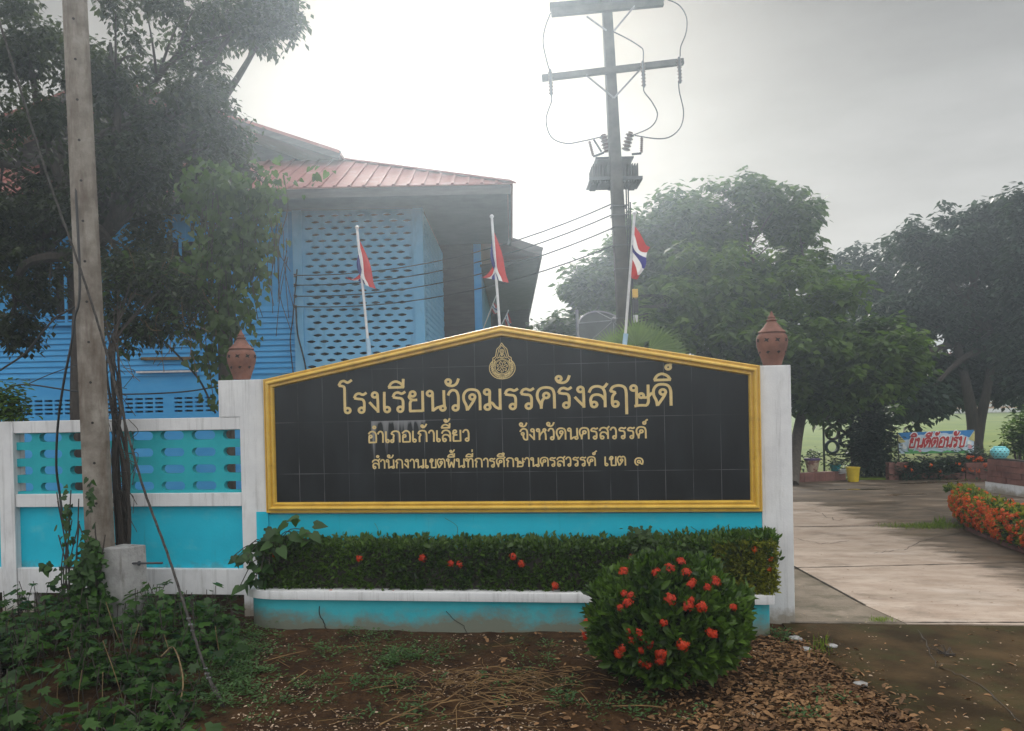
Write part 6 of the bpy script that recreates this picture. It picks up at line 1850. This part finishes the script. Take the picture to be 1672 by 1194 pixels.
# far side of the field: white railing wall and an orange lattice hall
fw_ = thing('railing_wall', np.array([*P(1600, 674, 80)[:2], 0]), 'low white wall with horizontal rails across the far side of the field', 'wall')
def FB(l0, d0, z0, l1, d1, z1): return MB().bbox(l0, d0, z0, l1, d1, z1)
l0, l1 = (P(1380, 660, 80) - CAM) @ AX, (P(1800, 660, 80) - CAM) @ AX
zt_ = P(1600, 650, 80)[2]
for i, (f0, f1) in enumerate(((-.2, .3), (.42, .6), (.72, .98))):
    FB(l0, 80, zt_ * f0, l1, 80.2, zt_ * f1).build('rail' if i else 'plinth', white, fw_)
mb = MB()
x = l0
while x < l1: mb.bbox(x, 80.02, 0, x + .25, 80.22, zt_ * 1.05); x += 4.5
mb.build('posts', blockc, fw_)
oc = mat('orange_plaster', (.42, .2, .06), .8, scale=.6, col2=(.5, .27, .1))
oh_ = thing('orange_hall', np.array([*P(1620, 670, 86)[:2], 0]), 'orange hall with lattice screens seen under the trees across the field', 'building')
l0, l1 = (P(1480, 640, 86) - CAM) @ AX, (P(1800, 640, 86) - CAM) @ AX
FB(l0, 86, 0, l1, 96, 4.2).build('wall', oc, oh_)
mb = MB().hexa([B(l0 - .6, 85.4, 4.2), B(l1, 85.4, 4.2), B(l1, 96.5, 4.2), B(l0 - .6, 96.5, 4.2), B(l0 + 2, 89, 6.6), B(l1, 89, 6.6), B(l1, 93, 6.6), B(l0 + 2, 93, 6.6)]); mb.build('roof', mat('hall_roof', (.35, .1, .05), .7), oh_)
for k in range(5):
    x0 = l0 + 1 + k * 4.3
    mb = MB()
    for j in range(12):
        mb.bar(B(x0 + j * .25, 85.93, 1.2), B(x0 + j * .25 + .6, 85.93, 3.4), .02, .05); mb.bar(B(x0 + j * .25 + .6, 85.9, 1.2), B(x0 + j * .25, 85.9, 3.4), .02, .05)
    sc_ = FB(x0 - .1, 85.97, 1.2, x0 + 3.6, 86.0, 3.4).build('screen', dark, oh_); mb.build('lattice', blockc, sc_)
mb = MB()
hv = [B(l, 120, 0) for l in (-60, 120)] 
fb = []
for k in range(60): fb.append((B(-40 + k * 2.6 + random.uniform(-1, 1), 118 + random.uniform(-6, 6), random.uniform(1.5, 3.5)), (3, 3, random.uniform(2.2, 3.6))))
C, U, Nn, Sz = whorls(fb, 0, 6, .9, .8, .2, .3, total=2600)
tag(leaves('tree_line', lf_right, None, C, U, Nn, Sz, T_RHOMB), 'low line of far trees beyond the field', 'trees', kind='stuff')

# ------------------------------------------------------------------ hazy air
hm = bpy.data.materials.new('haze'); hm.use_nodes = True
n, k = hm.node_tree.nodes, hm.node_tree.links
n.remove(n['Principled BSDF'])
pv = n.new('ShaderNodeVolumePrincipled')
pv.inputs['Color'].default_value = (.76, .89, 1, 1)
pv.inputs['Density'].default_value = .0047
pv.inputs['Anisotropy'].default_value = .79
k.new(pv.outputs['Volume'], n['Material Output'].inputs['Volume'])
tag(MB().box((-330, -330, -1.1), (330, 330, 10.8)).build('haze', hm), kind='stuff')
